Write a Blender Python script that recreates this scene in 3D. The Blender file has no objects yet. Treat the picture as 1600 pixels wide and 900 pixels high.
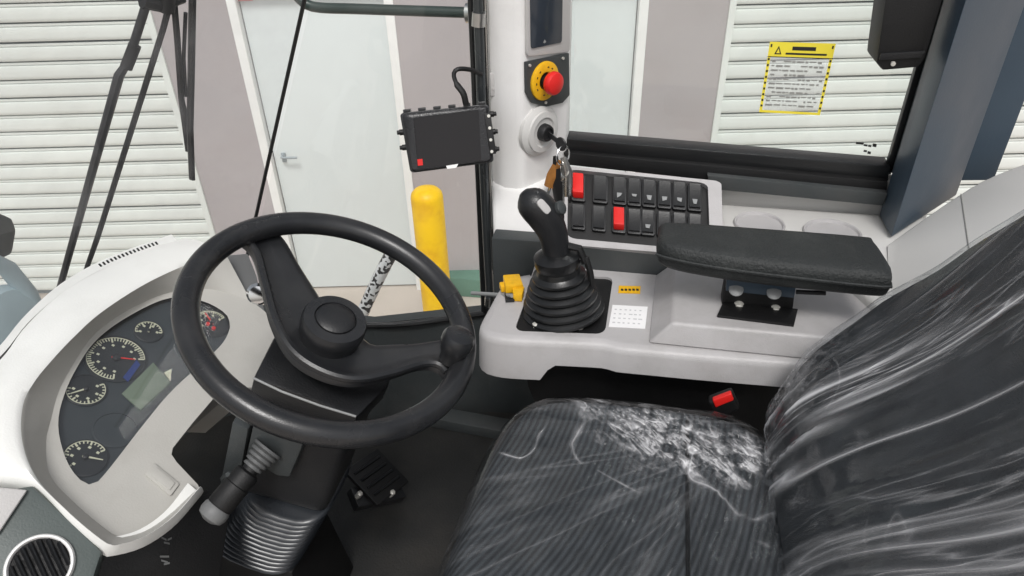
import bpy, bmesh, math, random
from mathutils import Vector as V, Matrix, noise

random.seed(7)
SC = bpy.context.scene
COL = SC.collection
rad = math.radians

# ------------------------------------------------------------------ camera
FPX = 1100.0
PITCH, YAW, ROLL = rad(33.5), rad(12.0), rad(1.5)
CAM = V((0, 0, 1.35))
R0 = V((math.cos(YAW), math.sin(YAW), 0))
W0 = V((-math.sin(YAW), math.cos(YAW), 0))
Z0 = V((0, 0, 1))
F = W0 * math.cos(PITCH) - Z0 * math.sin(PITCH)
U = W0 * math.sin(PITCH) + Z0 * math.cos(PITCH)
RR = R0 * math.cos(ROLL) - U * math.sin(ROLL)
UU = U * math.cos(ROLL) + R0 * math.sin(ROLL)
cd = bpy.data.cameras.new('camera')
cam = bpy.data.objects.new('camera', cd)
COL.objects.link(cam)
m = Matrix((RR, UU, -F)).transposed().to_4x4()
m.translation = CAM
cam.matrix_world = m
cd.sensor_width = 36
cd.lens = 36 * FPX / 1600
cd.clip_start = 0.02
cd.clip_end = 600
SC.camera = cam

# ------------------------------------------------------------------ sky, sun, exposure
SUN_EL, SUN_AZ = rad(56), rad(166)          # azimuth measured from +Y clockwise
wd = bpy.data.worlds.new('World')
SC.world = wd
wd.use_nodes = True
nt = wd.node_tree
nt.nodes.clear()
sky = nt.nodes.new('ShaderNodeTexSky')
sky.sky_type = 'NISHITA'
sky.sun_disc = False
sky.sun_elevation = SUN_EL
sky.sun_rotation = SUN_AZ
sky.dust_density = 4.0
sky.ozone_density = 0.6
hs = nt.nodes.new('ShaderNodeHueSaturation')
hs.inputs['Saturation'].default_value = 0.3
bg = nt.nodes.new('ShaderNodeBackground')
bg.inputs['Strength'].default_value = 0.125
wo = nt.nodes.new('ShaderNodeOutputWorld')
nt.links.new(sky.outputs[0], hs.inputs['Color'])
nt.links.new(hs.outputs[0], bg.inputs['Color'])
nt.links.new(bg.outputs[0], wo.inputs['Surface'])
sl = bpy.data.lights.new('sun', 'SUN')
sl.energy = 1.5
sl.angle = rad(14)
sl.color = (1.0, 0.985, 0.97)
so = bpy.data.objects.new('sun', sl)
COL.objects.link(so)
sd = V((math.sin(SUN_AZ) * math.cos(SUN_EL), math.cos(SUN_AZ) * math.cos(SUN_EL), math.sin(SUN_EL)))
so.rotation_euler = sd.to_track_quat('Z', 'Y').to_euler()
SC.view_settings.view_transform = 'Standard'
SC.view_settings.look = 'None'
SC.view_settings.gamma = 1
SC.view_settings.use_curve_mapping = False
SC.view_settings.exposure = 0.10
SC.render.engine = 'CYCLES'
SC.cycles.use_denoising = True
SC.cycles.max_bounces = 7
SC.cycles.transparent_max_bounces = 16
SC.cycles.use_adaptive_sampling = True
SC.cycles.adaptive_threshold = 0.012

# ------------------------------------------------------------------ helpers
def ray(px, py):
    return F + RR * ((px - 800) / FPX) - UU * ((py - 450) / FPX)
def at(px, py, p0, n):
    """point of a real plane (p0, n) seen in direction (px, py) of the photograph"""
    d = ray(px, py)
    return CAM + d * ((V(p0) - CAM).dot(V(n)) / d.dot(V(n)))
def atz(px, py, z): return at(px, py, (0, 0, z), (0, 0, 1))
def aty(px, py, y): return at(px, py, (0, y, 0), (0, 1, 0))
def atx(px, py, x): return at(px, py, (x, 0, 0), (1, 0, 0))
def on(plane, pts): return [at(x, y, *plane) for x, y in pts]
def shift(plane, d): return (V(plane[0]) + V(plane[1]).normalized() * d, plane[1])

def cr(pts, n, closed=False):
    """Catmull-Rom curve resampled to n points of about equal spacing"""
    P = [V(p) for p in pts]
    k = len(P)
    segs = k if closed else k - 1
    dense = []
    for i in range(segs):
        if closed:
            a, b, c, d = P[(i - 1) % k], P[i], P[(i + 1) % k], P[(i + 2) % k]
        else:
            b, c = P[i], P[i + 1]
            a = P[i - 1] if i > 0 else b + (b - c)
            d = P[i + 2] if i + 2 < k else c + (c - b)
        for j in range(16):
            t = j / 16
            dense.append(0.5 * ((2 * b) + (c - a) * t + (2 * a - 5 * b + 4 * c - d) * t * t + (3 * b - a - 3 * c + d) * t ** 3))
    dense.append(P[0] if closed else P[-1])
    L = [0]
    for i in range(1, len(dense)):
        L.append(L[-1] + (dense[i] - dense[i - 1]).length)
    out, j = [], 0
    m_ = n if closed else n - 1
    for i in range(n):
        s = L[-1] * i / m_
        while j < len(L) - 2 and L[j + 1] < s:
            j += 1
        t = (s - L[j]) / max(1e-9, L[j + 1] - L[j])
        out.append(dense[j].lerp(dense[j + 1], min(1, t)))
    return out

def BM(): return bmesh.new()
def join(dst, src):
    mp = {v: dst.verts.new(v.co) for v in src.verts}
    for f in src.faces:
        try:
            nf = dst.faces.new([mp[v] for v in f.verts])
            nf.material_index = f.material_index
        except ValueError:
            pass
    src.free()
def bevel(b, w, seg=2, ang=25):
    es = [e for e in b.edges if len(e.link_faces) == 2 and e.calc_face_angle(0) > rad(ang)]
    bmesh.ops.bevel(b, geom=es, offset=w, segments=seg, profile=0.6, affect='EDGES', clamp_overlap=True)
def prism(bm, poly, vec, bv=0, seg=2):
    b = BM()
    vec = V(vec)
    n = len(poly)
    a = [b.verts.new(p) for p in poly]
    c = [b.verts.new(V(p) + vec) for p in poly]
    b.faces.new(a)
    b.faces.new(c[::-1])
    for i in range(n):
        b.faces.new((a[i], c[i], c[(i + 1) % n], a[(i + 1) % n]))
    bmesh.ops.recalc_face_normals(b, faces=b.faces)
    if bv: bevel(b, bv, seg)
    join(bm, b)
def frustum(bm, A, B, bv=0, seg=2):
    """closed solid between two polygons with the same corner count"""
    b = BM()
    n = len(A)
    a = [b.verts.new(p) for p in A]
    c = [b.verts.new(p) for p in B]
    b.faces.new(a); b.faces.new(c[::-1])
    for i in range(n):
        b.faces.new((a[i], c[i], c[(i + 1) % n], a[(i + 1) % n]))
    bmesh.ops.recalc_face_normals(b, faces=b.faces)
    if bv: bevel(b, bv, seg)
    join(bm, b)
def box(bm, c, s, ax=None, bv=0, seg=2):
    c = V(c)
    ax = ax or (V((1, 0, 0)), V((0, 1, 0)), V((0, 0, 1)))
    x, y, z = [V(a) * (k / 2) for a, k in zip(ax, s)]
    prism(bm, [c - x - y - z, c + x - y - z, c + x + y - z, c - x + y - z], z * 2, bv, seg)
def loft(bm, curves, closed=False, cap0=False, cap1=False):
    rows = [[bm.verts.new(p) for p in c] for c in curves]
    n = len(rows[0])
    for a, b in zip(rows, rows[1:]):
        for i in range(n if closed else n - 1):
            j = (i + 1) % n
            bm.faces.new((a[i], a[j], b[j], b[i]))
    if cap0: bm.faces.new(rows[0][::-1])
    if cap1: bm.faces.new(rows[-1])
def frame(axis, hint=None):
    a = V(axis).normalized()
    h = V(hint) if hint else (V((0, 0, 1)) if abs(a.z) < 0.9 else V((1, 0, 0)))
    x = (h - a * h.dot(a)).normalized()
    return x, a.cross(x), a
def tube(bm, pts, r, seg=10, closed=False, flat=1.0):
    P = [V(p) for p in pts]
    n = len(P)
    rr = r if isinstance(r, (list, tuple)) else [r] * n
    rings = []
    x = None
    for i in range(n):
        if closed: t = P[(i + 1) % n] - P[i - 1]
        else: t = P[min(i + 1, n - 1)] - P[max(i - 1, 0)]
        t.normalize()
        if x is None: x = frame(t)[0]
        else: x = (x - t * x.dot(t)).normalized()
        y = t.cross(x)
        rings.append([P[i] + x * (math.cos(a) * rr[i]) + y * (math.sin(a) * rr[i] * flat) for a in [2 * math.pi * k / seg for k in range(seg)]])
    if closed: rings.append(rings[0])
    if closed:
        rows = [[bm.verts.new(p) for p in c] for c in rings[:-1]]
        for i in range(len(rows)):
            a, b = rows[i], rows[(i + 1) % len(rows)]
            # align the seam by nearest start vertex
            k0 = min(range(seg), key=lambda k: (b[k].co - a[0].co).length)
            for k in range(seg):
                bm.faces.new((a[k], a[(k + 1) % seg], b[(k + 1 + k0) % seg], b[(k + k0) % seg]))
    else:
        loft(bm, rings, True, True, True)
def lathe(bm, prof, c, axis, seg=32, hint=None):
    """prof = [(radius, height along axis)]"""
    x, y, a = frame(axis, hint)
    c = V(c)
    rows = []
    for r, h in prof:
        if r < 1e-6: rows.append([bm.verts.new(c + a * h)])
        else: rows.append([bm.verts.new(c + a * h + (x * math.cos(t) + y * math.sin(t)) * r) for t in [2 * math.pi * k / seg for k in range(seg)]])
    for p, q in zip(rows, rows[1:]):
        for i in range(seg):
            j = (i + 1) % seg
            if len(p) == 1 and len(q) == 1: continue
            if len(p) == 1: bm.faces.new((p[0], q[i], q[j]))
            elif len(q) == 1: bm.faces.new((p[i], p[j], q[0]))
            else: bm.faces.new((p[i], p[j], q[j], q[i]))
    if len(rows[0]) > 1: bm.faces.new(rows[0][::-1])
    if len(rows[-1]) > 1: bm.faces.new(rows[-1])
def flat(bm, loops):
    """flat sheet bounded by the first loop, with the others as holes"""
    es = []
    for lp in loops:
        vs = [bm.verts.new(p) for p in lp]
        for i in range(len(vs)):
            es.append(bm.edges.new((vs[i], vs[(i + 1) % len(vs)])))
    bmesh.ops.triangle_fill(bm, use_beauty=True, use_dissolve=False, edges=es)
def quad(q, u, v):
    a, b, c, d = [V(p) for p in q]          # a top-left, b top-right, c bottom-right, d bottom-left
    return a.lerp(b, u).lerp(d.lerp(c, u), v)
def rrect(q, r=0.12, k=4):
    """rounded outline inside a quad"""
    out = []
    for cu, cv, a0 in ((1 - r, r, -90), (1 - r, 1 - r, 0), (r, 1 - r, 90), (r, r, 180)):
        for i in range(k + 1):
            a = rad(a0 + 90 * i / k)
            out.append(quad(q, cu + r * math.cos(a), cv + r * math.sin(a)))
    return out

def wmat(o):
    mm = o.matrix_basis.copy()
    while o.parent:
        o = o.parent
        mm = o.matrix_basis @ mm
    return mm
def obj(name, bm, mat, parent=None, ang=38, local=False, smooth=True):
    bmesh.ops.recalc_face_normals(bm, faces=bm.faces)
    if parent and not local:
        bm.transform(wmat(parent).inverted())
    me = bpy.data.meshes.new(name)
    bm.to_mesh(me)
    bm.free()
    if smooth:
        me.polygons.foreach_set('use_smooth', [True] * len(me.polygons))
        me.set_sharp_from_angle(angle=rad(ang))
    for mt in (mat if isinstance(mat, (list, tuple)) else [mat]):
        me.materials.append(mt)
    o = bpy.data.objects.new(name, me)
    COL.objects.link(o)
    if parent: o.parent = parent
    return o
def tag(o, label=None, cat=None, group=None, kind=None):
    if label: o['label'] = label
    if cat: o['category'] = cat
    if group: o['group'] = group
    if kind: o['kind'] = kind
    return o
def thing(name, label, cat, loc=(0, 0, 0), rz=0, group=None):
    o = bpy.data.objects.new(name, None)
    o.empty_display_size = 0.05
    o.location = loc
    o.rotation_euler = (0, 0, rz)
    COL.objects.link(o)
    return tag(o, label, cat, group)
def dup(o, parent=None, loc=None):
    c = o.copy()
    COL.objects.link(c)
    c.parent = parent if parent else o.parent
    if loc is not None: c.location = loc
    return c

# ------------------------------------------------------------------ materials
def srgb(r, g, b):
    f = lambda c: ((c / 255 + 0.055) / 1.055) ** 2.4 if c > 10 else c / 255 / 12.92
    return (f(r), f(g), f(b))
def mat(name, col, rough=0.5, spec=0.5, var=0.08, vscale=6, bump=0.15, bscale=350, metal=0, dirt=None, dirt_scale=5, dirt_amt=0.5, coat=0, obj_coords=True):
    mt = bpy.data.materials.new(name)
    mt.use_nodes = True
    n = mt.node_tree.nodes
    l = mt.node_tree.links
    p = n['Principled BSDF']
    tc = n.new('ShaderNodeTexCoord')
    co = tc.outputs['Object']
    ns = n.new('ShaderNodeTexNoise')
    ns.inputs['Scale'].default_value = vscale
    ns.inputs['Detail'].default_value = 6
    l.new(co, ns.inputs['Vector'])
    mr = n.new('ShaderNodeMapRange')
    mr.inputs['From Min'].default_value = 0.3
    mr.inputs['From Max'].default_value = 0.7
    mr.inputs['To Min'].default_value = 1 - var
    mr.inputs['To Max'].default_value = 1 + var
    l.new(ns.outputs['Fac'], mr.inputs['Value'])
    mx = n.new('ShaderNodeMix')
    mx.data_type = 'RGBA'
    mx.blend_type = 'MULTIPLY'
    mx.inputs[0].default_value = 1
    mx.inputs[6].default_value = (*col, 1)
    l.new(mr.outputs[0], mx.inputs[7])
    out = mx.outputs[2]
    if dirt:
        n2 = n.new('ShaderNodeTexNoise')
        n2.inputs['Scale'].default_value = dirt_scale
        n2.inputs['Detail'].default_value = 8
        n2.inputs['Roughness'].default_value = 0.65
        l.new(co, n2.inputs['Vector'])
        rp = n.new('ShaderNodeValToRGB')
        rp.color_ramp.elements[0].position = 0.48
        rp.color_ramp.elements[0].color = (0, 0, 0, 1)
        rp.color_ramp.elements[1].position = 0.72
        rp.color_ramp.elements[1].color = (dirt_amt, dirt_amt, dirt_amt, 1)
        l.new(n2.outputs['Fac'], rp.inputs['Fac'])
        m2 = n.new('ShaderNodeMix')
        m2.data_type = 'RGBA'
        l.new(rp.outputs['Color'], m2.inputs[0])
        l.new(out, m2.inputs[6])
        m2.inputs[7].default_value = (*dirt, 1)
        out = m2.outputs[2]
    l.new(out, p.inputs['Base Color'])
    p.inputs['Metallic'].default_value = metal
    p.inputs['Specular IOR Level'].default_value = spec
    r2 = n.new('ShaderNodeMapRange')
    r2.inputs['From Min'].default_value = 0.3
    r2.inputs['From Max'].default_value = 0.7
    r2.inputs['To Min'].default_value = max(0.02, rough - 0.07)
    r2.inputs['To Max'].default_value = min(1, rough + 0.07)
    l.new(ns.outputs['Fac'], r2.inputs['Value'])
    l.new(r2.outputs[0], p.inputs['Roughness'])
    p.inputs['Coat Weight'].default_value = coat
    if bump:
        n3 = n.new('ShaderNodeTexNoise')
        n3.inputs['Scale'].default_value = bscale
        n3.inputs['Detail'].default_value = 2
        l.new(co, n3.inputs['Vector'])
        bp = n.new('ShaderNodeBump')
        bp.inputs['Strength'].default_value = bump
        bp.inputs['Distance'].default_value = 0.002
        l.new(n3.outputs['Fac'], bp.inputs['Height'])
        l.new(bp.outputs[0], p.inputs['Normal'])
    return mt
def glass(name, tint=(0.95, 0.97, 0.96), ior=1.45, rough=0.0, milk=0.0, boost=1.0):
    mt = bpy.data.materials.new(name)
    mt.use_nodes = True
    n = mt.node_tree.nodes
    l = mt.node_tree.links
    n.remove(n['Principled BSDF'])
    o = n['Material Output']
    tr = n.new('ShaderNodeBsdfTransparent')
    tr.inputs['Color'].default_value = (*tint, 1)
    gl = n.new('ShaderNodeBsdfGlossy')
    gl.inputs['Roughness'].default_value = rough
    gl.inputs['Color'].default_value = (1, 1, 1, 1)
    fr = n.new('ShaderNodeFresnel')
    ge = n.new('ShaderNodeNewGeometry')
    io = n.new('ShaderNodeMapRange')          # a thin sheet reflects alike from both sides
    io.inputs['To Min'].default_value = ior
    io.inputs['To Max'].default_value = 1 / ior
    l.new(ge.outputs['Backfacing'], io.inputs['Value'])
    l.new(io.outputs[0], fr.inputs['IOR'])
    mu = n.new('ShaderNodeMath')
    mu.operation = 'MULTIPLY'
    mu.use_clamp = True
    mu.inputs[1].default_value = boost
    l.new(fr.outputs[0], mu.inputs[0])
    mx = n.new('ShaderNodeMixShader')
    l.new(mu.outputs[0], mx.inputs[0])
    l.new(tr.outputs[0], mx.inputs[1])
    l.new(gl.outputs[0], mx.inputs[2])
    if milk:
        df = n.new('ShaderNodeBsdfDiffuse')
        df.inputs['Color'].default_value = (0.8, 0.8, 0.82, 1)
        m2 = n.new('ShaderNodeMixShader')
        tc = n.new('ShaderNodeTexCoord')
        ns = n.new('ShaderNodeTexNoise')
        ns.inputs['Scale'].default_value = 9
        ns.inputs['Detail'].default_value = 8
        l.new(tc.outputs['Object'], ns.inputs['Vector'])
        mr = n.new('ShaderNodeMapRange')
        mr.inputs['From Min'].default_value = 0.35
        mr.inputs['From Max'].default_value = 0.75
        mr.inputs['To Min'].default_value = milk * 0.3
        mr.inputs['To Max'].default_value = milk * 1.8
        l.new(ns.outputs['Fac'], mr.inputs['Value'])
        l.new(mr.outputs[0], m2.inputs[0])
        l.new(mx.outputs[0], m2.inputs[1])
        l.new(df.outputs[0], m2.inputs[2])
        mx = m2
    l.new(mx.outputs[0], o.inputs['Surface'])
    return mt

M = {}
M['console'] = mat('console_grey', srgb(176, 174, 174), 0.42, var=0.05, bump=0.25, bscale=500, dirt=srgb(120, 116, 110), dirt_amt=0.28, dirt_scale=9)
M['dashwhite'] = mat('dash_white', srgb(238, 238, 234), 0.45, var=0.03, dirt=srgb(170, 165, 155), dirt_amt=0.12, dirt_scale=8)
M['beige'] = mat('dash_beige', srgb(186, 184, 178), 0.5, var=0.04, dirt=srgb(120, 115, 105), dirt_amt=0.15, dirt_scale=9)
M['pillar'] = mat('pillar_grey', srgb(232, 231, 229), 0.5, var=0.04, dirt=srgb(140, 136, 130), dirt_amt=0.15)
M['bezel'] = mat('bezel_grey', srgb(186, 184, 182), 0.45, var=0.04)
M['charcoal'] = mat('charcoal_plastic', srgb(56, 60, 61), 0.5, var=0.1, bump=0.3, dirt=srgb(95, 92, 88), dirt_amt=0.25)
M['darkpanel'] = mat('dark_green_grey', srgb(78, 86, 84), 0.5, var=0.06)
M['black'] = mat('black_plastic', srgb(27, 28, 30), 0.4, var=0.15, bump=0.25, dirt=srgb(70, 68, 66), dirt_amt=0.2)
M['deep'] = mat('deep_black', srgb(11, 11, 12), 0.55, var=0.2, bump=0.2)
M['wheel'] = mat('wheel_rubber', srgb(34, 35, 37), 0.29, var=0.12, bump=0.12, bscale=600, dirt=srgb(80, 78, 76), dirt_amt=0.18, dirt_scale=12)
M['rubber'] = mat('black_rubber', srgb(24, 25, 26), 0.33, var=0.15, bump=0.15)
M['mat'] = mat('floor_rubber', srgb(30, 30, 29), 0.6, var=0.25, vscale=12, bump=0.5, bscale=180, dirt=srgb(62, 58, 53), dirt_amt=0.5, dirt_scale=4)
M['foam'] = mat('armrest_foam', srgb(38, 41, 41), 0.65, var=0.15, bump=1.0, bscale=240, dirt=srgb(84, 86, 84), dirt_amt=0.25, dirt_scale=14)
M['steel'] = mat('steel', srgb(190, 190, 188), 0.28, metal=1, var=0.08, bump=0)
M['darksteel'] = mat('dark_steel', srgb(70, 74, 76), 0.25, metal=0.6, var=0.1, bump=0)
M['chrome'] = mat('chrome', srgb(225, 225, 225), 0.12, metal=1, var=0.05, bump=0)
M['bolt'] = mat('zinc_bolt', srgb(215, 213, 205), 0.35, metal=0.4, var=0.1, bump=0)
M['red'] = mat('red_plastic', srgb(214, 34, 30), 0.4, var=0.06, bump=0.1)
M['yellow'] = mat('yellow_plastic', srgb(232, 178, 22), 0.45, var=0.08, bump=0.1, dirt=srgb(120, 90, 20), dirt_amt=0.3, dirt_scale=60)
M['yprint'] = mat('yellow_print', srgb(240, 222, 66), 0.5, var=0.04, bump=0)
M['ink'] = mat('black_ink', srgb(30, 30, 30), 0.6, var=0.1, bump=0)
M['greyink'] = mat('grey_ink', srgb(140, 140, 136), 0.6, var=0.1, bump=0)
M['white'] = mat('white_print', srgb(238, 238, 236), 0.5, var=0.04, bump=0)
M['paper'] = mat('white_paper', srgb(236, 236, 236), 0.65, var=0.05, bump=0.1)
M['bollard'] = mat('bollard_yellow', srgb(245, 198, 8), 0.45, var=0.06, vscale=3, dirt=srgb(206, 140, 18), dirt_amt=0.8, dirt_scale=4)
M['bluepillar'] = mat('blue_grey_paint', srgb(62, 75, 87), 0.36, spec=0.35, var=0.05, bump=0.08, bscale=220)
M['striptrim'] = mat('grey_trim', srgb(150, 158, 162), 0.4, var=0.05)
M['wallpaint'] = mat('wall_paint', srgb(172, 166, 167), 0.85, var=0.05, vscale=1.2, bump=0.25, bscale=60, dirt=srgb(160, 148, 146), dirt_amt=0.4, dirt_scale=0.9)
M['doorpaint'] = mat('door_paint', srgb(212, 218, 218), 0.35, var=0.025, vscale=1.5, bump=0.03, bscale=12, dirt=srgb(205, 208, 208), dirt_amt=0.4, dirt_scale=1.4)
M['doorframe'] = mat('door_frame', srgb(232, 232, 230), 0.4, var=0.03)
M['shutter'] = mat('shutter_paint', srgb(222, 226, 222), 0.4, var=0.03, vscale=0.8, bump=0.04, bscale=15, dirt=srgb(206, 207, 200), dirt_amt=0.35, dirt_scale=1.1)
M['concrete'] = mat('concrete', srgb(188, 178, 168), 0.85, var=0.08, vscale=0.7, bump=0.4, bscale=40, dirt=srgb(160, 150, 138), dirt_amt=0.5, dirt_scale=1.3)
M['greenkerb'] = mat('green_paint', srgb(98, 132, 116), 0.7, var=0.1, vscale=4, bump=0.2)
M['dial'] = mat('dial_face', srgb(30, 33, 35), 0.4, var=0.1, bump=0)
M['cluster'] = mat('cluster_face', srgb(44, 50, 53), 0.35, var=0.1, bump=0)
M['lcd'] = mat('lcd_green', srgb(104, 116, 100), 0.25, var=0.04, bump=0)
M['tick'] = mat('dial_tick', srgb(198, 198, 174), 0.5, var=0.05, bump=0)
M['blue'] = mat('needle_blue', srgb(24, 48, 112), 0.4, var=0.05, bump=0)
M['screen'] = mat('screen_glass', srgb(20, 15, 15), 0.04, spec=0.45, var=0.2, bump=0)
M['navy'] = mat('display_glass', srgb(52, 58, 66), 0.12, var=0.1, bump=0)
M['leather'] = mat('brown_leather', srgb(150, 100, 46), 0.5, var=0.2, vscale=80)
M['greyknob'] = mat('grey_knob', srgb(140, 142, 142), 0.45, var=0.06)
M['bluehaze'] = mat('blue_grey_metal', srgb(168, 184, 190), 0.5, var=0.08)  # lightened: windshield haze over the lamp is put into this colour
M['glass'] = glass('window_glass', milk=0.025)
M['lens'] = glass('cluster_lens', (0.97, 0.98, 0.98), 1.5, 0.02, 0.02, 1.3)
M['windglass'] = glass('windshield_glass', milk=0.13)  # milky veil paints the pale reflections and haze into the glass
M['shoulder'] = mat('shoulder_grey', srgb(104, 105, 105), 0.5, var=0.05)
M['boot'] = mat('boot_grey', srgb(92, 93, 93), 0.4, var=0.06)
M['bellow'] = mat('bellows_vinyl', srgb(40, 43, 47), 0.26, var=0.1, bump=0)
M['cup'] = mat('cup_grey', srgb(200, 199, 196), 0.5, var=0.03)

def fabric(name, stripes=True):
    mt = mat(name, srgb(57, 60, 63), 0.85, spec=0.25, var=0.2, vscale=30, bump=0.6, bscale=600, dirt=srgb(92, 95, 98), dirt_amt=0.3, dirt_scale=10)
    if stripes:
        n = mt.node_tree.nodes
        l = mt.node_tree.links
        p = n['Principled BSDF']
        tc = n.new('ShaderNodeTexCoord')
        wv = n.new('ShaderNodeTexWave')
        wv.wave_type = 'RINGS'
        wv.rings_direction = 'Z'
        wv.inputs['Scale'].default_value = 33
        wv.inputs['Distortion'].default_value = 1.2
        wv.inputs['Detail'].default_value = 1
        wv.inputs['Detail Scale'].default_value = 0.6
        mp = n.new('ShaderNodeMapping')
        mp.inputs['Location'].default_value = (0.95, -0.35, 0)
        l.new(tc.outputs['Object'], mp.inputs['Vector'])
        l.new(mp.outputs[0], wv.inputs['Vector'])
        old = p.inputs['Base Color'].links[0].from_socket
        mx = n.new('ShaderNodeMix')
        mx.data_type = 'RGBA'
        mx.blend_type = 'MULTIPLY'
        mx.inputs[0].default_value = 1
        rp = n.new('ShaderNodeMapRange')
        rp.inputs['To Min'].default_value = 0.55
        rp.inputs['To Max'].default_value = 1.25
        l.new(wv.outputs['Fac'], rp.inputs['Value'])
        l.new(old, mx.inputs[6])
        l.new(rp.outputs[0], mx.inputs[7])
        l.new(mx.outputs[2], p.inputs['Base Color'])
    return mt
M['fabric'] = fabric('seat_fabric')
M['fabricb'] = fabric('backrest_fabric', False)
def film(name, f1, p1, f2, p2, k1, k2, kz, kl):
    """thin clear film: crisp folds run along the 'fold' coordinate, crinkles sit where 'zone' says"""
    mt = bpy.data.materials.new(name)
    mt.use_nodes = True
    n = mt.node_tree.nodes; l = mt.node_tree.links
    n.remove(n['Principled BSDF'])
    o = n['Material Output']
    def node(t, **kw):
        x = n.new(t)
        for k_, v_ in kw.items(): setattr(x, k_, v_)
        return x
    def math_(op, a, b_=None, clamp=False):
        x = node('ShaderNodeMath', operation=op, use_clamp=clamp)
        for i_, v_ in enumerate((a, b_)):
            if v_ is None: continue
            if isinstance(v_, (int, float)): x.inputs[i_].default_value = v_
            else: l.new(v_, x.inputs[i_])
        return x.outputs[0]
    fold = node('ShaderNodeAttribute', attribute_name='fold').outputs['Vector']
    zone = node('ShaderNodeAttribute', attribute_name='zone').outputs['Fac']
    obj_ = node('ShaderNodeTexCoord').outputs['Object']
    def ridge_(vec, sc, det, dist, p):
        t_ = node('ShaderNodeTexNoise')
        t_.inputs['Scale'].default_value = sc; t_.inputs['Detail'].default_value = det; t_.inputs['Distortion'].default_value = dist
        l.new(vec, t_.inputs['Vector'])
        d_ = math_('ABSOLUTE', math_('SUBTRACT', t_.outputs['Fac'], 0.5))
        return math_('POWER', math_('SUBTRACT', 1.0, math_('MULTIPLY', d_, 4.0), True), p)
    def sel_(vec, sc, lo, hi):
        t_ = node('ShaderNodeTexNoise'); t_.inputs['Scale'].default_value = sc; t_.inputs['Detail'].default_value = 3
        l.new(vec, t_.inputs['Vector'])
        r_ = node('ShaderNodeMapRange'); r_.inputs['From Min'].default_value = lo; r_.inputs['From Max'].default_value = hi
        l.new(t_.outputs['Fac'], r_.inputs['Value'])
        return r_.outputs[0]
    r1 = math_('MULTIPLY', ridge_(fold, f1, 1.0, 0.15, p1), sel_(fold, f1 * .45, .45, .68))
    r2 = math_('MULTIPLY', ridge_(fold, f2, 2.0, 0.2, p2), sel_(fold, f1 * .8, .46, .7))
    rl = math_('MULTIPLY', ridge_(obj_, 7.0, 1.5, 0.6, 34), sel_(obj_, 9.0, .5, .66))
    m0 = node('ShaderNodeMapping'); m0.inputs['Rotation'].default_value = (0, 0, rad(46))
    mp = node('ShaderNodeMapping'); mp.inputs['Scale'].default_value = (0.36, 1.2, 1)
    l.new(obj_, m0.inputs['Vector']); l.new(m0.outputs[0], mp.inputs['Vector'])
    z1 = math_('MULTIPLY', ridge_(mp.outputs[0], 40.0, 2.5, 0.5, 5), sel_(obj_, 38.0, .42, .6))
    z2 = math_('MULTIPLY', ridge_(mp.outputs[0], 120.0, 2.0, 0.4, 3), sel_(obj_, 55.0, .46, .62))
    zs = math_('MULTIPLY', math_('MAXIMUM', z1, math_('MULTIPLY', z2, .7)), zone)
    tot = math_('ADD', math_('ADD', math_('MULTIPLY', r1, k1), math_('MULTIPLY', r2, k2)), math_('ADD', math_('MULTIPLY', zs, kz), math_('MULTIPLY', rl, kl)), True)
    bp = node('ShaderNodeBump'); bp.inputs['Strength'].default_value = 0.9; bp.inputs['Distance'].default_value = 0.004
    l.new(tot, bp.inputs['Height'])
    tr = node('ShaderNodeBsdfTransparent'); tr.inputs['Color'].default_value = (0.95, 0.96, 0.965, 1)
    gl = node('ShaderNodeBsdfGlossy'); gl.inputs['Roughness'].default_value = 0.1
    l.new(bp.outputs[0], gl.inputs['Normal'])
    ge = node('ShaderNodeNewGeometry'); io = node('ShaderNodeMapRange')
    io.inputs['To Min'].default_value = 1.42; io.inputs['To Max'].default_value = 1 / 1.42
    l.new(ge.outputs['Backfacing'], io.inputs['Value'])
    fr = node('ShaderNodeFresnel'); l.new(io.outputs[0], fr.inputs['IOR'])
    m1 = node('ShaderNodeMixShader')
    l.new(math_('MULTIPLY', fr.outputs[0], 0.8, True), m1.inputs[0]); l.new(tr.outputs[0], m1.inputs[1]); l.new(gl.outputs[0], m1.inputs[2])
    df = node('ShaderNodeBsdfPrincipled')  # white diffuse paints bright reflections onto the folds and crinkles
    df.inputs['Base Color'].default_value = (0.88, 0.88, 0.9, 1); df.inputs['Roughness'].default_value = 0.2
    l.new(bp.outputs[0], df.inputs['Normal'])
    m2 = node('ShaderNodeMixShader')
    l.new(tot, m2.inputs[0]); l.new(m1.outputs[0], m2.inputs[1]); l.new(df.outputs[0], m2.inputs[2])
    l.new(m2.outputs[0], o.inputs['Surface'])
    return mt
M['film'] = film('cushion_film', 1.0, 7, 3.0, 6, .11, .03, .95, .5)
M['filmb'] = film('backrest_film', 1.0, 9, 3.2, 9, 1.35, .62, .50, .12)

def speckle():
    mt = mat('speckled_wrap', (0.5, 0.5, 0.5), 0.25, var=0.1, bump=0)
    n = mt.node_tree.nodes; l = mt.node_tree.links
    tc = n.new('ShaderNodeTexCoord')
    vo = n.new('ShaderNodeTexVoronoi')
    vo.inputs['Scale'].default_value = 95
    l.new(tc.outputs['Object'], vo.inputs['Vector'])
    sx = n.new('ShaderNodeSeparateColor')
    l.new(vo.outputs['Color'], sx.inputs[0])
    rp = n.new('ShaderNodeValToRGB')
    rp.color_ramp.interpolation = 'CONSTANT'
    rp.color_ramp.elements[0].color = (0.03, 0.03, 0.03, 1)
    rp.color_ramp.elements[1].position = 0.5
    rp.color_ramp.elements[1].color = (0.75, 0.75, 0.76, 1)
    l.new(sx.outputs[0], rp.inputs['Fac'])
    l.new(rp.outputs['Color'], n['Principled BSDF'].inputs['Base Color'])
    return mt
M['speckle'] = speckle()

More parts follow.
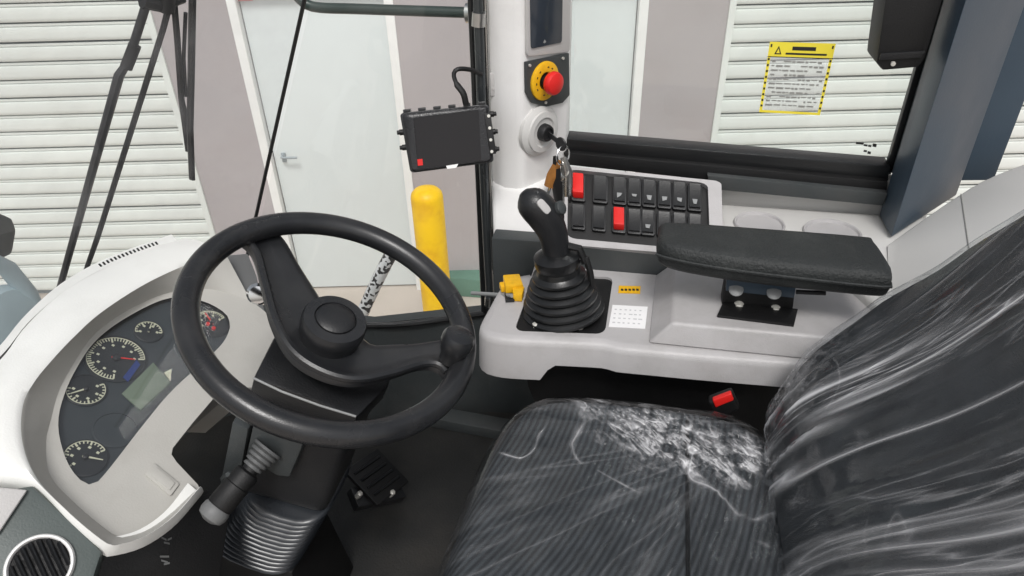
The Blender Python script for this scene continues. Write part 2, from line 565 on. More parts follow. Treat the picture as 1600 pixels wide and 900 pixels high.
# ================================================================== outside: ground and building
GZ = -1.75
b = BM()
vs = [b.verts.new((x, y, GZ)) for x, y in ((-200, -200), (200, -200), (200, 200), (-200, 200))]
b.faces.new(vs)
tag(obj('ground', b, M['concrete'], smooth=False), 'pale beige concrete yard seen under the corner glass', 'ground', kind='structure')

FW = 4.70                                   # facade distance along the viewing azimuth
bld = thing('warehouse_building', 'pale building with white doors and ribbed roller shutters behind the cab glass', 'building', (0, 0, GZ), YAW)
def fac(px, py):
    p = at(px, py, W0 * FW, W0)
    return p.dot(R0), p.z - GZ
uSL = fac(275, 150)[0]; uD1a = fac(388, 150)[0]; uD1b = fac(636, 200)[0]
uD2b = fac(1006, 100)[0]; uD2a = uD2b - 1.08; uSR = fac(1125, 110)[0]
DOORH, SHH = 2.30, 2.76
def wallpiece(u0, u1, z0, z1):
    bb = BM()
    box(bb, ((u0 + u1) / 2, FW + 0.15, (z0 + z1) / 2), (u1 - u0, 0.30, z1 - z0))
    return obj('wall', bb, M['wallpaint'], bld, local=True)
wallpiece(uSL, uD1a, 0, SHH)
wallpiece(uD1b, uD2a, 0, SHH)
wallpiece(uD2b, uSR, 0, SHH)
wallpiece(uD1a, uD1b, DOORH, SHH)
wallpiece(uD2a, uD2b, DOORH, SHH)
wallpiece(uSL - 3.6, uSR + 4.2, SHH, 4.6)
wallpiece(uSL - 5.0, uSL - 3.6, 0, 4.6)
wallpiece(uSR + 4.2, uSR + 5.6, 0, 4.6)
bb = BM(); box(bb, ((uSL + uSR) / 2 + 0.3, FW + 2.3, 4.68), (12.5, 4.9, 0.16)); obj('roof', bb, M['charcoal'], bld, local=True)
for (ua, ub, hx) in ((uD1a, uD1b, 'L'), (uD2a, uD2b, 'R')):
    bb = BM()
    box(bb, ((ua + ub) / 2, FW + 0.075, 0.012 + (DOORH - 0.07) / 2), (ub - ua - 0.13, 0.05, DOORH - 0.075), bv=0.004)
    d = obj('door', bb, M['doorpaint'], bld, local=True)
    bb = BM()
    for uu in (ua + 0.03, ub - 0.03):
        box(bb, (uu, FW + 0.05, DOORH / 2), (0.06, 0.13, DOORH), bv=0.006)
    box(bb, ((ua + ub) / 2, FW + 0.05, DOORH - 0.03), (ub - ua - 0.12, 0.13, 0.06), bv=0.006)
    obj('door_frame', bb, M['doorframe'], d, local=True)
    bb = BM()
    hz = fac(432, 250)[1]
    uh = ua + 0.135
    box(bb, (uh, FW + 0.045, hz), (0.032, 0.012, 0.07), bv=0.004)
    tube(bb, [(uh, FW + 0.045, hz + 0.02), (uh, FW - 0.005, hz + 0.02), (uh + 0.015, FW - 0.012, hz + 0.02), (uh + 0.11, FW - 0.012, hz + 0.018)], 0.009)
    obj('handle', bb, M['striptrim'], d, local=True)
bb = BM()
us, zs = fac(371, 0)
box(bb, (us, FW + 0.044, zs + 0.035), (0.16, 0.006, 0.10), bv=0.01)
obj('notice_plate', bb, mat('pink_notice', srgb(228, 150, 158), 0.5), bld, local=True)
def shutter(u0, u1):
    bb = BM(); box(bb, ((u0 + u1) / 2, FW + 0.11, SHH / 2), (u1 - u0, 0.04, SHH))
    sh = obj('roller_shutter', bb, M['striptrim'], bld, local=True)
    for uu in (u0 + 0.022, u1 - 0.022):
        bb = BM(); box(bb, (uu, FW + 0.035, SHH / 2), (0.044, 0.10, SHH), bv=0.005)
        obj('guide_rail', bb, M['shutter'], sh, local=True)
    prof = [(0.014, 0.0), (-0.003, 0.003), (-0.007, 0.007), (-0.0085, 0.030), (-0.009, 0.050), (-0.0085, 0.075), (-0.006, 0.088), (0.005, 0.091), (0.008, 0.095), (-0.001, 0.099), (-0.002, 0.110), (0.014, 0.113)]
    first = None
    for k in range(int((SHH - 0.05) / 0.12)):
        if first is None:
            bb = BM()
            A = [V((u0 + 0.046, FW + 0.055 + w, z)) for w, z in prof]
            B = [V((u1 - 0.046, FW + 0.055 + w, z)) for w, z in prof]
            loft(bb, [A, B])
            first = obj('slat', bb, M['shutter'], sh, local=True, ang=60)
            first.location = (0, 0, 0.05)
        else:
            d_ = dup(first, sh, (random.uniform(-.003, .003), random.uniform(-.002, .002), 0.05 + 0.12 * k))
            d_.rotation_euler = (0, random.uniform(-.0012, .0012), 0)
shutter(uSL - 3.6, uSL)
shutter(uSR, uSR + 4.2)

# bollard
BW = 3.85
pb = at(676, 400, W0 * BW, W0); pb.z = GZ
top = at(676, 293, W0 * BW, W0).z - GZ
t = thing('bollard', 'bright yellow round-topped steel bollard in front of the building', 'bollard', pb)
bb = BM(); lathe(bb, [(0.098, 0.0), (0.098, top - 0.06), (0.092, top - 0.035), (0.072, top - 0.013), (0.04, top - 0.002), (0, top)], pb, (0, 0, 1), 32)
obj('post', bb, M['bollard'], t)
bb = BM(); lathe(bb, [(0.17, 0.0), (0.17, 0.012), (0.1, 0.014)], pb, (0, 0, 1), 32)
obj('base_plate', bb, M['bollard'], t)
g0, g1 = atz(700, 462, GZ), atz(800, 470, GZ)
bb = BM(); prism(bb, [g0, g1, g1 + W0 * 0.16, g0 + W0 * 0.16], (0, 0, 0.17), 0.015)
tag(obj('kerb_block', bb, M['greenkerb']), 'low green painted kerb block beside the yellow bollard', 'kerb')
# ================================================================== cab shell
b = BM(); box(b, (-0.1, 0.74, -0.02), (2.3, 1.36, 0.04))
tag(obj('cab_floor', b, M['mat']), 'black scuffed rubber mat floor of the cab', 'floor', kind='structure')
JT, JB = aty(477, -6, 1.30), aty(400, 338, 1.30)         # joint of windshield and corner glass
JD = (JT - JB) / (JT.z - JB.z)                           # per metre of height
def joint(z): return JB + JD * (z - JB.z)
C0 = aty(757, 487, 1.38)                                  # corner glass, rear bottom
ZB = C0.z
C1 = atz(582, 506, ZB - 0.01)
C2 = joint(ZB - 0.01)
ZT = 1.60
# charcoal wall under the corner glass
b = BM()
BULGE = [(1.30, 0.0), (1.22, -0.10), (1.10, -0.19), (0.95, -0.26), (0.75, -0.30), (0.5, -0.32), (0.2, -0.31), (-0.05, -0.28)]
def wind(k, z): return joint(z) + V((BULGE[k][1], BULGE[k][0] - 1.30, 0))
A = [C0 + V((0.30, 0.03, 0)), C0, C1] + [wind(k, ZB - 0.01) for k in range(len(BULGE))]
for p, q in zip(A, A[1:]):
    prism(b, [p, q, V((q.x, q.y, 0)), V((p.x, p.y, 0))], ((p - q).cross(V((0, 0, 1)))).normalized() * -0.03)
tag(obj('cab_wall', b, M['charcoal']), 'charcoal lower cab wall beneath the corner glass', 'wall', kind='structure')
b = BM()
s0, s1 = atz(672, 668, 0.0), atz(800, 692, 0.0)
prism(b, [s0, s1, s1 + V((0.01, 0.05, 0)), s0 + V((0.01, 0.05, 0))], (0, 0, 0.035), 0.006)
tag(obj('floor_trim_strip', b, M['charcoal']), 'grey trim strip along the floor beneath the side console', 'trim')
b = BM(); box(b, (1.12, 0.75, 0.35), (0.04, 1.3, 0.70))
tag(obj('cab_wall', b, M['charcoal']), 'rear cab wall behind the seat', 'wall', kind='structure')

def pane(bm, poly, n, th=0.005):
    prism(bm, poly, V(n).normalized() * th)
# windshield: a bowed sheet from the corner joint towards the camera side
tg = V((BULGE[3][1] - BULGE[1][1], BULGE[3][0] - BULGE[1][0], 0))
wn = tg.cross(JD).normalized()
if wn.x > 0: wn = -wn                                    # outward (towards the front)
WP = (wind(2, JB.z), wn)
t = thing('windshield', 'large bowed front windshield pane with black edge seal', 'window', joint(0.3))
b = BM()
zz = [ZB - 0.01, 0.6, 0.9, 1.25, ZT]
loft(b, [cr([wind(k, z_) for k in range(len(BULGE))], 40) for z_ in zz])
obj('pane', b, M['windglass'], t, ang=80)
b = BM(); tube(b, [joint(ZB - 0.01), joint(ZT)], 0.0042, 8)
obj('seal', b, M['rubber'], t)
# corner glass
t = cwin = thing('corner_window', 'front corner glass pane between windshield seal and grey pillar', 'window', C1)
C0T = aty(737, 0, 1.38); 
C0D = (C0T - C0) / (C0T.z - C0.z)
C0top = C0 + C0D * (ZT - C0.z)
b = BM()
lo = [C2 + V((0.012, 0.004, 0)), C1, C0]
hi = [joint(ZT) + V((0.012, 0.004, 0)), (C1 + JD * (ZT - C1.z)).lerp(C1 + C0D * (ZT - C1.z), 0.55), C0top]
loft(b, [cr(lo, 12), cr(hi, 12)])
obj('pane', b, M['glass'], t)
b = BM()
tube(b, [p + V((0, -0.003, -0.003)) for p in cr(lo, 12)], 0.0075, 8)
tube(b, [C0, C0.lerp(C0top, 0.5), C0top], 0.0085, 8)
obj('seal', b, M['rubber'], t)

b = BM(); tube(b, [aty(x, y, 1.314) for x, y in ((756, -60), (761, 100), (766, 300), (772, 480))], 0.0055, 10)
obj('steel_edge', b, M['steel'], cwin)

# ================================================================== wiper (outside the windshield)
WO = shift(WP, 0.045)
t = thing('windshield_wiper', 'black wiper with two parallel arms hanging outside the windshield', 'wiper', at(235, 5, *WO))
b = BM(); tube(b, on(WO, [(243, -25), (226, 15), (208, 72), (203, 92)]), 0.0075); tube(b, on(WO, [(203, 92), (186, 118), (90, 462), (78, 505)]), [0.006, 0.0085, 0.0062, 0.006], 8)
obj('main_arm', b, M['black'], t)
b = BM(); tube(b, on(WO, [(268, -5), (255, 45), (152, 372), (128, 440)]), [0.006, 0.0055, 0.0055, 0.0045], 8)
obj('parallel_arm', b, M['black'], t)
b = BM(); 
c = at(204, 88, *WO); tube(b, on(WO, [(211, 70), (197, 106)]), 0.0105, 10)
obj('arm_knuckle', b, M['deep'], t)
b = BM(); tube(b, on(WO, [(222, 2), (248, 8), (285, -6)]), 0.012, 8); tube(b, on(WO, [(262, -20), (258, 16)]), 0.016, 10)
tube(b, on(WO, [(260, -10), (268, -120), (276, -330)]), 0.013, 10)
obj('pivot', b, M['deep'], t)
b = BM()
WOb = shift(WP, 0.025)
tube(b, on(WOb, [(301, -30), (299, 100), (297, 200), (300, 280)]), 0.0075, 6, flat=0.6)
obj('blade', b, M['rubber'], t)
b = BM()
tube(b, on(WO, [(270, -20), (277, 60), (283, 150), (294, 235)]), 0.0065, 6)
tube(b, on(WO, [(290, 20), (287, 90), (290, 150)]), 0.004, 6)
tube(b, on(WO, [(283, 150), (297, 205)]), 0.005, 6)
obj('blade_holder', b, M['black'], t)

# mirror rail outside, top
RP = ((0, 1.52, 0), (0, 1, 0))
t = thing('mirror_rail', 'dark green steel rail crossing the corner glass at the top', 'rail', at(730, 20, *RP))
b = BM(); tube(b, cr(on(RP, [(440, -40), (468, -2), (492, 11), (560, 14), (650, 17), (742, 20)]), 26), 0.0115, 12)
obj('tube', b, mat('green_black_paint', srgb(44, 58, 54), 0.35, var=0.1), t)
b = BM(); lathe(b, [(0.02, -0.012), (0.02, 0.012)], at(737, 20, *RP), (1, 0, 0), 16)
obj('clamp', b, M['steel'], t)

# outside lamp bracket seen low through the windshield
LP = ((-1.55, 0.75, 0), (1, 0, 0.0))
t = thing('work_lamp', 'blue-grey outside work lamp on an arm beyond the windshield corner', 'lamp', at(5, 500, *LP))
b = BM(); prism(b, on(LP, [(-60, 335), (0, 332), (22, 340), (28, 360), (22, 398), (0, 408), (-60, 402)]), (-0.10, 0, 0), 0.015)
obj('head', b, M['charcoal'], t)
b = BM(); tube(b, on(LP, [(-30, 400), (12, 420), (45, 460), (62, 500), (58, 560)]), 0.022, 12)
obj('arm', b, M['bluehaze'], t)
b = BM(); lathe(b, [(0.10, -0.05), (0.10, 0.0), (0.085, 0.02), (0.05, 0.025), (0.02, 0.025)], at(20, 505, *LP), (1, 0, 0.2), 28)
obj('reflector', b, M['bluehaze'], t)

# speckled tube outside, seen through the wheel
SPl = ((0, 1.62, 0), (0, 1, 0))
t = thing('grab_tube', 'black and white speckled round tube outside the corner glass', 'tube', at(560, 500, *SPl))
b = BM(); pts = on(SPl, [(618, 385), (604, 410), (585, 448), (566, 490), (540, 550)]); tube(b, cr(pts, 22), 0.019, 14)
obj('tube', b, M['speckle'], t)
b = BM(); lathe(b, [(0.026, -0.01), (0.026, 0.01)], pts[0], pts[0] - pts[1], 16)
obj('end_cap', b, M['deep'], t)

# ================================================================== dashboard
DN = V((math.cos(rad(58)), 0, math.sin(rad(58))))
DP = (V((-0.80, 0.74, 0.60)), DN)
t = dash = thing('dashboard', 'white and beige instrument panel with hooded gauge cluster behind the steering wheel', 'dashboard', at(150, 860, *DP))
GL = [(139, 757), (118, 742), (101, 712), (91, 667), (97, 627), (117, 580), (151, 531), (203, 493), (264, 466), (315, 470), (350, 488), (359, 505), (356, 522), (339, 546), (271, 608), (226, 661), (160, 745)]
glass_out = on(DP, GL)
H = 0.045
# crease (where the hood wall meets the face) and crest of the hood, around the open side only
crease_px = [(296, 775), (262, 804), (226, 828), (190, 837), (174, 833), (120, 789), (78, 742), (72, 690), (80, 655), (92, 612), (114, 570), (147, 523), (199, 485), (262, 458), (330, 452), (392, 470)]
crest_px = [(311, 762), (270, 808), (226, 839), (186, 852), (166, 850), (112, 806), (56, 748), (33, 690), (34, 634), (52, 598), (78, 566), (115, 527), (160, 487), (232, 441), (310, 405), (350, 392)]
N = 90
crease = cr(on(DP, crease_px), N)
crest = cr(on(shift(DP, H), crest_px), N)
outer_px = [(318, 768), (276, 816), (230, 848), (186, 862), (160, 861), (100, 818), (44, 766), (-60, 735), (-60, 640), (-40, 600), (6, 556), (40, 510), (98, 455), (173, 413), (240, 385), (290, 372)]
outer = cr(on(shift(DP, H * 0.55), outer_px), N)
dcen = at(200, 660, *shift(DP, 0.0))
def under(i, p):                       # lower run is a thin undercut rim, upper run drops to the floor side
    k = min(1, max(0, (i / N - 0.36) / 0.10))
    low = p - DN * 0.012 + (dcen - p).normalized() * 0.03
    return low.lerp(p + V((-0.04, 0, -0.25)), k)
skirt = [under(i, p) for i, p in enumerate(outer)]
b = BM()
rows = [crease]
for a in (0.25, 0.6, 0.86):
    rows.append([c.lerp(d, a) for c, d in zip(crease, crest)])
rows.append([c.lerp(d, 0.97) + DN * 0.002 for c, d in zip(crease, crest)])
rows.append([d.lerp(e, 0.12) + DN * 0.005 for d, e in zip(crest, outer)])
rows.append([d.lerp(e, 0.45) + DN * 0.006 for d, e in zip(crest, outer)])
rows.append([d.lerp(e, 0.85) + DN * 0.002 for d, e in zip(crest, outer)])
rows.append(outer)
rows.append([p - DN * 0.010 for p in outer])
rows.append(skirt)
loft(b, rows)
# the inner wall is beige, the hood white
b.faces.ensure_lookup_table()
for i, f in enumerate(b.faces):
    f.material_index = 1 if i < (N - 1) * 4 else 0
obj('hood', b, [M['dashwhite'], M['beige']], t, ang=50)
# face plate with gauge opening
face_px = [(392, 470), (408, 482), (436, 505), (438, 520), (396, 606), (366, 604), (334, 622), (300, 662), (270, 700), (268, 710), (276, 722), (309, 757), (311, 762)]
face = [DP[0] + (p - DP[0]) for p in on(DP, face_px)]
b = BM()
loop = crease[::-1][:] + []
outl = [p for p in crease] + face[::-1][0:0]
poly = list(crease) + face
lp = []
for p in poly:
    if not lp or (p - lp[-1]).length > 0.002: lp.append(p)
go = cr(glass_out, 70, True)
flat(b, [lp, go])
obj('face_plate', b, M['beige'], t)
b = BM()
loft(b, [face, [p - DN * 0.03 + V((-.004, 0, 0)) for p in face], [p - DN * 0.16 + V((-0.05, 0, 0)) for p in face]])
obj('lower_edge', b, M['beige'], t, ang=30)
b = BM(); loft(b, [go, [p - DN * 0.012 for p in go]], True)
obj('cluster_surround', b, M['deep'], t)
b = BM(); flat(b, [[p - DN * 0.011 for p in go]])
obj('cluster_panel', b, M['cluster'], t)
CP = shift(DP, -0.0105)
def mpp(px, py, plane):      # metres per pixel on a plane, roughly
    return (at(px + 1, py, *plane) - at(px - 1, py, *plane)).length / 2
EY = V((0, 1, 0)); ES = DN.cross(EY) * 1.0
if ES.z < 0: ES = -ES
def gauge(px, py, r, a0, a1, n, needle, nm, major=5, nlen=0.8):
    c = at(px, py, *CP)
    bb = BM(); lathe(bb, [(r * 1.06, 0.0005), (r * 1.06, 0.002), (r * 0.98, 0.0028), (r * 0.97, 0.0018), (0, 0.0018)], c, DN, 40)
    g = obj('gauge', bb, M['dial'], t)
    bb = BM()
    for k in range(n):
        a = rad(a0 + (a1 - a0) * k / (n - 1))
        d = EY * math.cos(a) + ES * math.sin(a)
        e = DN.cross(d)
        L = 0.20 if k % major == 0 else 0.13
        box(bb, c + d * r * (0.93 - L / 2) + DN * 0.0026, (L * r, 0.0017 if k % major else 0.0026, 0.0008), (d, e, DN))
    for k in range(0, n, major):
        a = rad(a0 + (a1 - a0) * k / (n - 1))
        d = EY * math.cos(a) + ES * math.sin(a)
        box(bb, c + d * r * 0.60 + DN * 0.0024, (0.0036, 0.0042, 0.0006), (EY, ES, DN))
    am = [rad(a0 + (a1 - a0) * k / 24) for k in range(25)]
    tube(bb, [c + (EY * math.cos(a) + ES * math.sin(a)) * r * .95 + DN * .0026 for a in am], 0.0007, 5)
    obj('ticks', bb, M['tick'], g)
    bb = BM()
    a = rad(needle)
    d = EY * math.cos(a) + ES * math.sin(a)
    e = DN.cross(d)
    frustum(bb, [c + d * s * r + e * w_ + DN * 0.004 for s, w_ in ((-.15, -.0016), (-.15, .0016), (nlen, .0006), (nlen, -.0006))], [c + d * s * r + e * w_ + DN * 0.0052 for s, w_ in ((-.15, -.0016), (-.15, .0016), (nlen, .0006), (nlen, -.0006))])
    obj('needle', bb, nm, g)
    bb = BM(); lathe(bb, [(0.14 * r, 0.002), (0.14 * r, 0.007), (0.10 * r, 0.0078), (0, 0.0078)], c, DN, 18)
    obj('needle_hub', bb, M['black'], g)
gauge(181, 561, 0.0455, 210, -55, 41, -60, M['red'], 5, 0.62)
gauge(232, 519, 0.0225, 130, -60, 13, 20, M['tick'], 4)
gauge(134, 610, 0.0285, 120, 330, 17, 150, M['tick'], 4)
gauge(133, 716, 0.0295, 160, -30, 17, -70, M['tick'], 4)
gauge(330, 506, 0.031, 150, -20, 21, 60, M['red'], 5)
bb = BM(); prism(bb, on(shift(CP, 0.004), [(192, 590), (213, 563), (219, 570), (200, 597)]), DN * 0.001); obj('blue_scale_mark', bb, M['blue'], t)
bb = BM(); prism(bb, on(shift(CP, 0.001), [(190, 616), (239, 567), (266, 599), (219, 642)]), DN * 0.002, 0.0006); obj('lcd_screen', bb, M['lcd'], t)
bb = BM(); prism(bb, on(shift(CP, 0.001), [(256, 583), (268, 577), (266, 596)]), DN * 0.0022); obj('warning_symbol', bb, M['tick'], t)
for (x, y) in ((324, 508), (333, 515)):
    bb = BM(); lathe(bb, [(0.0035, 0), (0.0035, 0.0058), (0, 0.006)], at(x, y, *CP), DN, 12); obj('warning_light', bb, M['red'], t)
bb = BM(); lathe(bb, [(0.032, 0.0005), (0.032, 0.0016), (0.030, 0.0022), (0.0295, 0.001), (0, 0.001)], at(180, 672, *CP), DN, 36); obj('blank_dial', bb, M['cluster'], t)
bb = BM(); flat(bb, [[p - DN * 0.002 for p in go]]); obj('cluster_lens', bb, M['lens'], t)
q = on(shift(DP, 0.001), [(240, 724), (280, 757), (266, 776), (226, 742)])
bb = BM(); prism(bb, rrect(q, 0.1), DN * 0.0025, 0.001); cpo = obj('cover_plate', bb, M['beige'], t)
q2 = [quad(q, u_, v_) + DN * 0.0028 for u_, v_ in ((.12, .16), (.88, .16), (.88, .84), (.12, .84))]
bb = BM(); prism(bb, rrect(q2, 0.12), DN * 0.0015, 0.0007); obj('raised_field', bb, M['beige'], cpo)
bb = BM(); lathe(bb, [(0.0045, -0.01), (0.0045, 0.0085), (0.003, 0.009), (0, 0.006)], at(42, 745, *shift(DP, H * 0.75)), DN, 14); obj('screw', bb, M['deep'], t)
# far shoulder of the dash, its shade painted as darker grey
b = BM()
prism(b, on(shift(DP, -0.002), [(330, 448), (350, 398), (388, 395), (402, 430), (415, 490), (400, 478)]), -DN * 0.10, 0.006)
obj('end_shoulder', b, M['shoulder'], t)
# defroster grille along the outer edge
b = BM()
ga = on(shift(DP, H * 0.55 + 0.001), [(-50, 590), (0, 540), (40, 492), (94, 444), (150, 411), (205, 388), (268, 366)])
gb = on(shift(DP, H * 0.55 + 0.001), [(-42, 598), (8, 549), (47, 501), (102, 454), (158, 421), (212, 398), (276, 376)])
ca, cb = cr(ga, 30), cr(gb, 30)
loft(b, [ca, cb]); loft(b, [[p for p in ca], [p - V((0.02, 0, 0.12)) for p in ca]])
gr = obj('defrost_strip', b, M['dashwhite'], t)
b = BM()
for k in range(19, 27):
  for kk in (0, .5):
    k_ = min(k + 1, 29)
    ca_, cb_ = ca[k].lerp(ca[k_], kk), cb[k].lerp(cb[k_], kk)
    p, q_ = ca_.lerp(cb_, .3), ca_.lerp(cb_, .7)
    box(b, (p + q_) / 2 + DN * 0.0005, ((q_ - p).length, 0.0028, 0.002), ((q_ - p).normalized(), DN.cross(q_ - p).normalized(), DN))
obj('grille_slots', b, M['deep'], gr)

# vent panel low on the dash
VN = V((0.50, -0.42, 0.757)).normalized()
VP = (at(60, 860, *shift(DP, 0.02)), VN)
t = thing('vent_panel', 'dark grey-green panel with round air vent under the white dash', 'vent', at(60, 900, *VP))
b = BM(); prism(b, on(VP, [(-80, 765), (20, 764), (50, 758), (160, 862), (138, 930), (120, 1000), (-80, 1000)]), -VN * 0.05, 0.006)
obj('panel', b, M['darkpanel'], t)
b = BM(); prism(b, on(shift(VP, 0.002), [(-80, 762), (0, 762), (44, 766), (0, 832), (-80, 920)]), VN * 0.006, 0.004)
obj('corner_facet', b, M['bezel'], t)
vc = at(63, 884, *VP)
r = 55 * mpp(63, 884, VP)
b = BM(); lathe(b, [(r, -0.005), (r, 0.005), (r * .96, 0.008), (r * .9, 0.008), (r * .86, 0.005), (r * .85, -0.02), (r * .85, -0.03)], vc, VN, 48)
b.faces.ensure_lookup_table()
vr = obj('vent_ring', b, M['pillar'], t)
b = BM(); lathe(b, [(r * .85, -0.004), (0, -0.004)], vc + VN * 0.006, VN, 36); obj('vent_well', b, M['deep'], t)
sdir = (at(45, 860, *VP) - at(75, 925, *VP)).normalized()
sx = VN.cross(sdir)
for k in range(-3, 4):
    off = k * r * 0.24
    L = 2 * math.sqrt(max(1e-6, (r * .84) ** 2 - off ** 2)) * 0.98
    b = BM(); box(b, vc + sx * off + VN * 0.004, (L, 0.0022, 0.007), (sdir, (sx * .8 + VN * .6).normalized(), (VN * .8 - sx * .6).normalized()), 0.0006)
    obj('slat', b, M['black'], t)
# dark kneeboard below the dash with small worn lettering
b = BM()
KP = (at(270, 860, *shift(DP, -0.07)), V((0.8, -0.45, 0.4)).normalized())
prism(b, on(KP, [(120, 845), (330, 770), (360, 800), (330, 1000), (100, 1000)]), -KP[1] * 0.03, 0.005)
kb = thing('kneeboard', 'black lower panel beneath the dash with worn grey marking', 'panel', at(250, 900, *KP))
obj('panel', b, M['deep'], kb)
b = BM()
KM = shift(KP, 0.001)
for (x, y, w_, h_, sl_) in ((252, 838, 8, 3, 4), (262, 842, 6, 3, -3), (256, 846, 9, 3, 2), (250, 868, 14, 3, 0), (252, 874, 10, 3, 3), (256, 880, 9, 3, -2)):
    prism(b, on(KM, [(x, y), (x + w_, y + sl_), (x + w_, y + sl_ + h_), (x, y + h_)]), KP[1] * 0.0005)
obj('marking', b, M['shoulder'], kb)

# ================================================================== steering wheel
SC_ = V((-0.4217, 0.7564, 0.7607))
SN = V((0.425, -0.0705, 0.9024)).normalized()
SP = (SC_, SN)
TR = 0.0178
t = thing('steering_wheel', 'black steering wheel with two-arm yoke, round hub cap and spinner knob', 'steering wheel', SC_)
ex, ey, _ = frame(SN, (1, 0, 0))
b = BM(); tube(b, [SC_ + (ex * math.cos(a) + ey * math.sin(a)) * (0.215 - TR) for a in [2 * math.pi * k / 96 for k in range(96)]], TR, 16, True)
obj('rim', b, M['wheel'], t)
YP = shift(SP, -0.010)
low_px = [(352, 372), (378, 374), (398, 394), (412, 440), (428, 496), (456, 545), (502, 576), (556, 589), (612, 580), (660, 567), (688, 572), (702, 592), (716, 600)]
up_px = [(418, 345), (446, 366), (470, 402), (492, 434), (512, 462), (540, 484), (566, 508), (586, 526), (620, 527), (655, 527), (690, 524), (712, 520), (732, 528)]
n_ = 44
lowc = cr(on(YP, low_px), n_); upc = cr(on(YP, up_px), n_)
b = BM()
dish = lambda k: -0.014 * math.sin(math.pi * k / (n_ - 1)) ** 0.7
rows = []
for f_, dz in ((0, -0.012), (0, 0.001), (0.06, 0.006), (0.14, 0.004), (0.22, 0.0), (0.5, 0.0), (0.8, 0.0), (0.95, -0.002), (1, -0.006), (1, -0.018)):
    rows.append([lowc[k].lerp(upc[k], f_) + SN * (dz + dish(k)) for k in range(n_)])
rows.append([lowc[k].lerp(upc[k], 0.5) + SN * (-0.02 + dish(k)) for k in range(n_)])
rows.append(rows[0])
loft(b, rows)
obj('yoke', b, M['wheel'], t, ang=55)
b = BM()
tube(b, [lowc[k].lerp(upc[k], 0.05) + SN * (0.004 + dish(k)) for k in range(3, n_ - 2)], 0.0062, 8)
obj('yoke_lip', b, M['wheel'], t)
HC = at(521, 508, *shift(SP, -0.002))
b = BM(); lathe(b, [(0.044, -0.05), (0.044, -0.010), (0.0465, -0.004), (0.0465, 0.008), (0.044, 0.014), (0.030, 0.0155), (0.0285, 0.0125)], HC, SN, 48)
hc = obj('hub_cap', b, M['wheel'], t)
b = BM(); lathe(b, [(0.0275, 0.008), (0.0275, 0.016), (0.024, 0.019), (0.012, 0.0205), (0, 0.021)], HC, SN, 40)
obj('horn_button', b, M['black'], hc)
KC = at(706, 553, *shift(SP, 0.012))
ka = (SN + V((-0.06, 0.12, 0))).normalized()
b = BM(); lathe(b, [(0.016, -0.012), (0.017, 0.0), (0.021, 0.010), (0.0245, 0.022), (0.0245, 0.032), (0.021, 0.039), (0.012, 0.0425), (0, 0.043)], KC, ka, 32)
obj('spinner_knob', b, M['wheel'], t)

# ================================================================== steering column
CA = (V((-0.30, 0.02, -0.95))).normalized()                # downwards
CT = at(520, 507, *shift(SP, -0.03))
t = thing('steering_column', 'black steering column with shrouds, ribbed bellows and control stalk', 'column', CT + CA * 0.75)
b = BM(); lathe(b, [(0.04, -0.005), (0.036, 0.05), (0.036, 0.20)], CT, CA, 28); obj('shaft_housing', b, M['deep'], t)
UPn = shift(SP, -0.085)
b = BM()
tp = on(UPn, [(396, 590), (430, 522), (505, 505), (618, 560), (608, 600), (558, 652)])
prism(b, tp, -SN * 0.045, 0.006)
obj('upper_shroud', b, M['black'], t)
b = BM(); tube(b, [p + SN * 0.0005 for p in (on(UPn, [(396, 591), (440, 612), (500, 634), (556, 651)]))], 0.0018, 6); obj('shroud_edge_glint', b, M['greyknob'], t)  # pale tube paints the highlight along the shroud's edge
# lower shroud: faces towards the camera (-Y) and the driver (+X)
P_ = lambda x, y, yy: aty(x, y, yy)
YN, YF = 0.69, 0.83
top_ = [P_(405, 640, YN), P_(560, 655, YN)]
bot_ = [P_(380, 770, YN), P_(505, 808, YN)]
b = BM()
frustum(b, [top_[0] + V((-0.03, 0, 0.0)), top_[1], top_[1] + V((0, YF - YN, 0)), top_[0] + V((-0.03, YF - YN, 0))],
        [bot_[0] + V((-0.03, 0, 0)), bot_[1], bot_[1] + V((0, YF - YN, 0)), bot_[0] + V((-0.03, YF - YN, 0))], 0.022, 4)
obj('lower_shroud', b, M['black'], t)
b = BM()
frustum(b, on(((0, YN - 0.022, 0), (0, 1, 0)), [(362, 660), (388, 672), (372, 762), (342, 762)]), [p + V((-0.01, 0.10, 0)) for p in on(((0, YN - 0.022, 0), (0, 1, 0)), [(362, 660), (388, 672), (372, 762), (342, 762)])], 0.006)
obj('side_shroud', b, M['charcoal'], t)
bel = [(380, 772), (505, 810), (456, 896), (322, 846)]
qa = [P_(x, y, YN - 0.004) for x, y in bel]
NR = 13
for k in range(NR):
    v0, v1 = k / NR, (k + 0.92) / NR
    bb = BM()
    def ring(v, grow):
        a, c_ = qa[0].lerp(qa[3], v), qa[1].lerp(qa[2], v)
        ax_ = (c_ - a) / 2
        m_ = (a + c_) / 2 + V((0, 0.072, 0))
        d_ = ax_.normalized()
        out = []
        for k_ in range(36):
            t_ = 2 * math.pi * k_ / 36
            x_, y_ = math.cos(t_), math.sin(t_)
            x_, y_ = math.copysign(abs(x_) ** .55, x_), math.copysign(abs(y_) ** .55, y_)
            out.append(m_ + d_ * (x_ * (ax_.length + grow)) + V((0, y_ * (0.085 + grow), -0.012 * (1 - x_ * x_) * (1 if y_ < 0 else 0))))
        return out
    R_ = [ring(v0 + (v1 - v0) * a_, g_) for a_, g_ in ((0, -0.005), (.15, 0.0), (.3, .0035), (.5, .005), (.7, .0035), (.85, 0.0), (1, -0.005))]
    loft(bb, R_, True, True, True)
    o = obj('bellows_rib', bb, M['bellow'], t, ang=50)
bb = BM()
a, c_ = qa[3], qa[2]
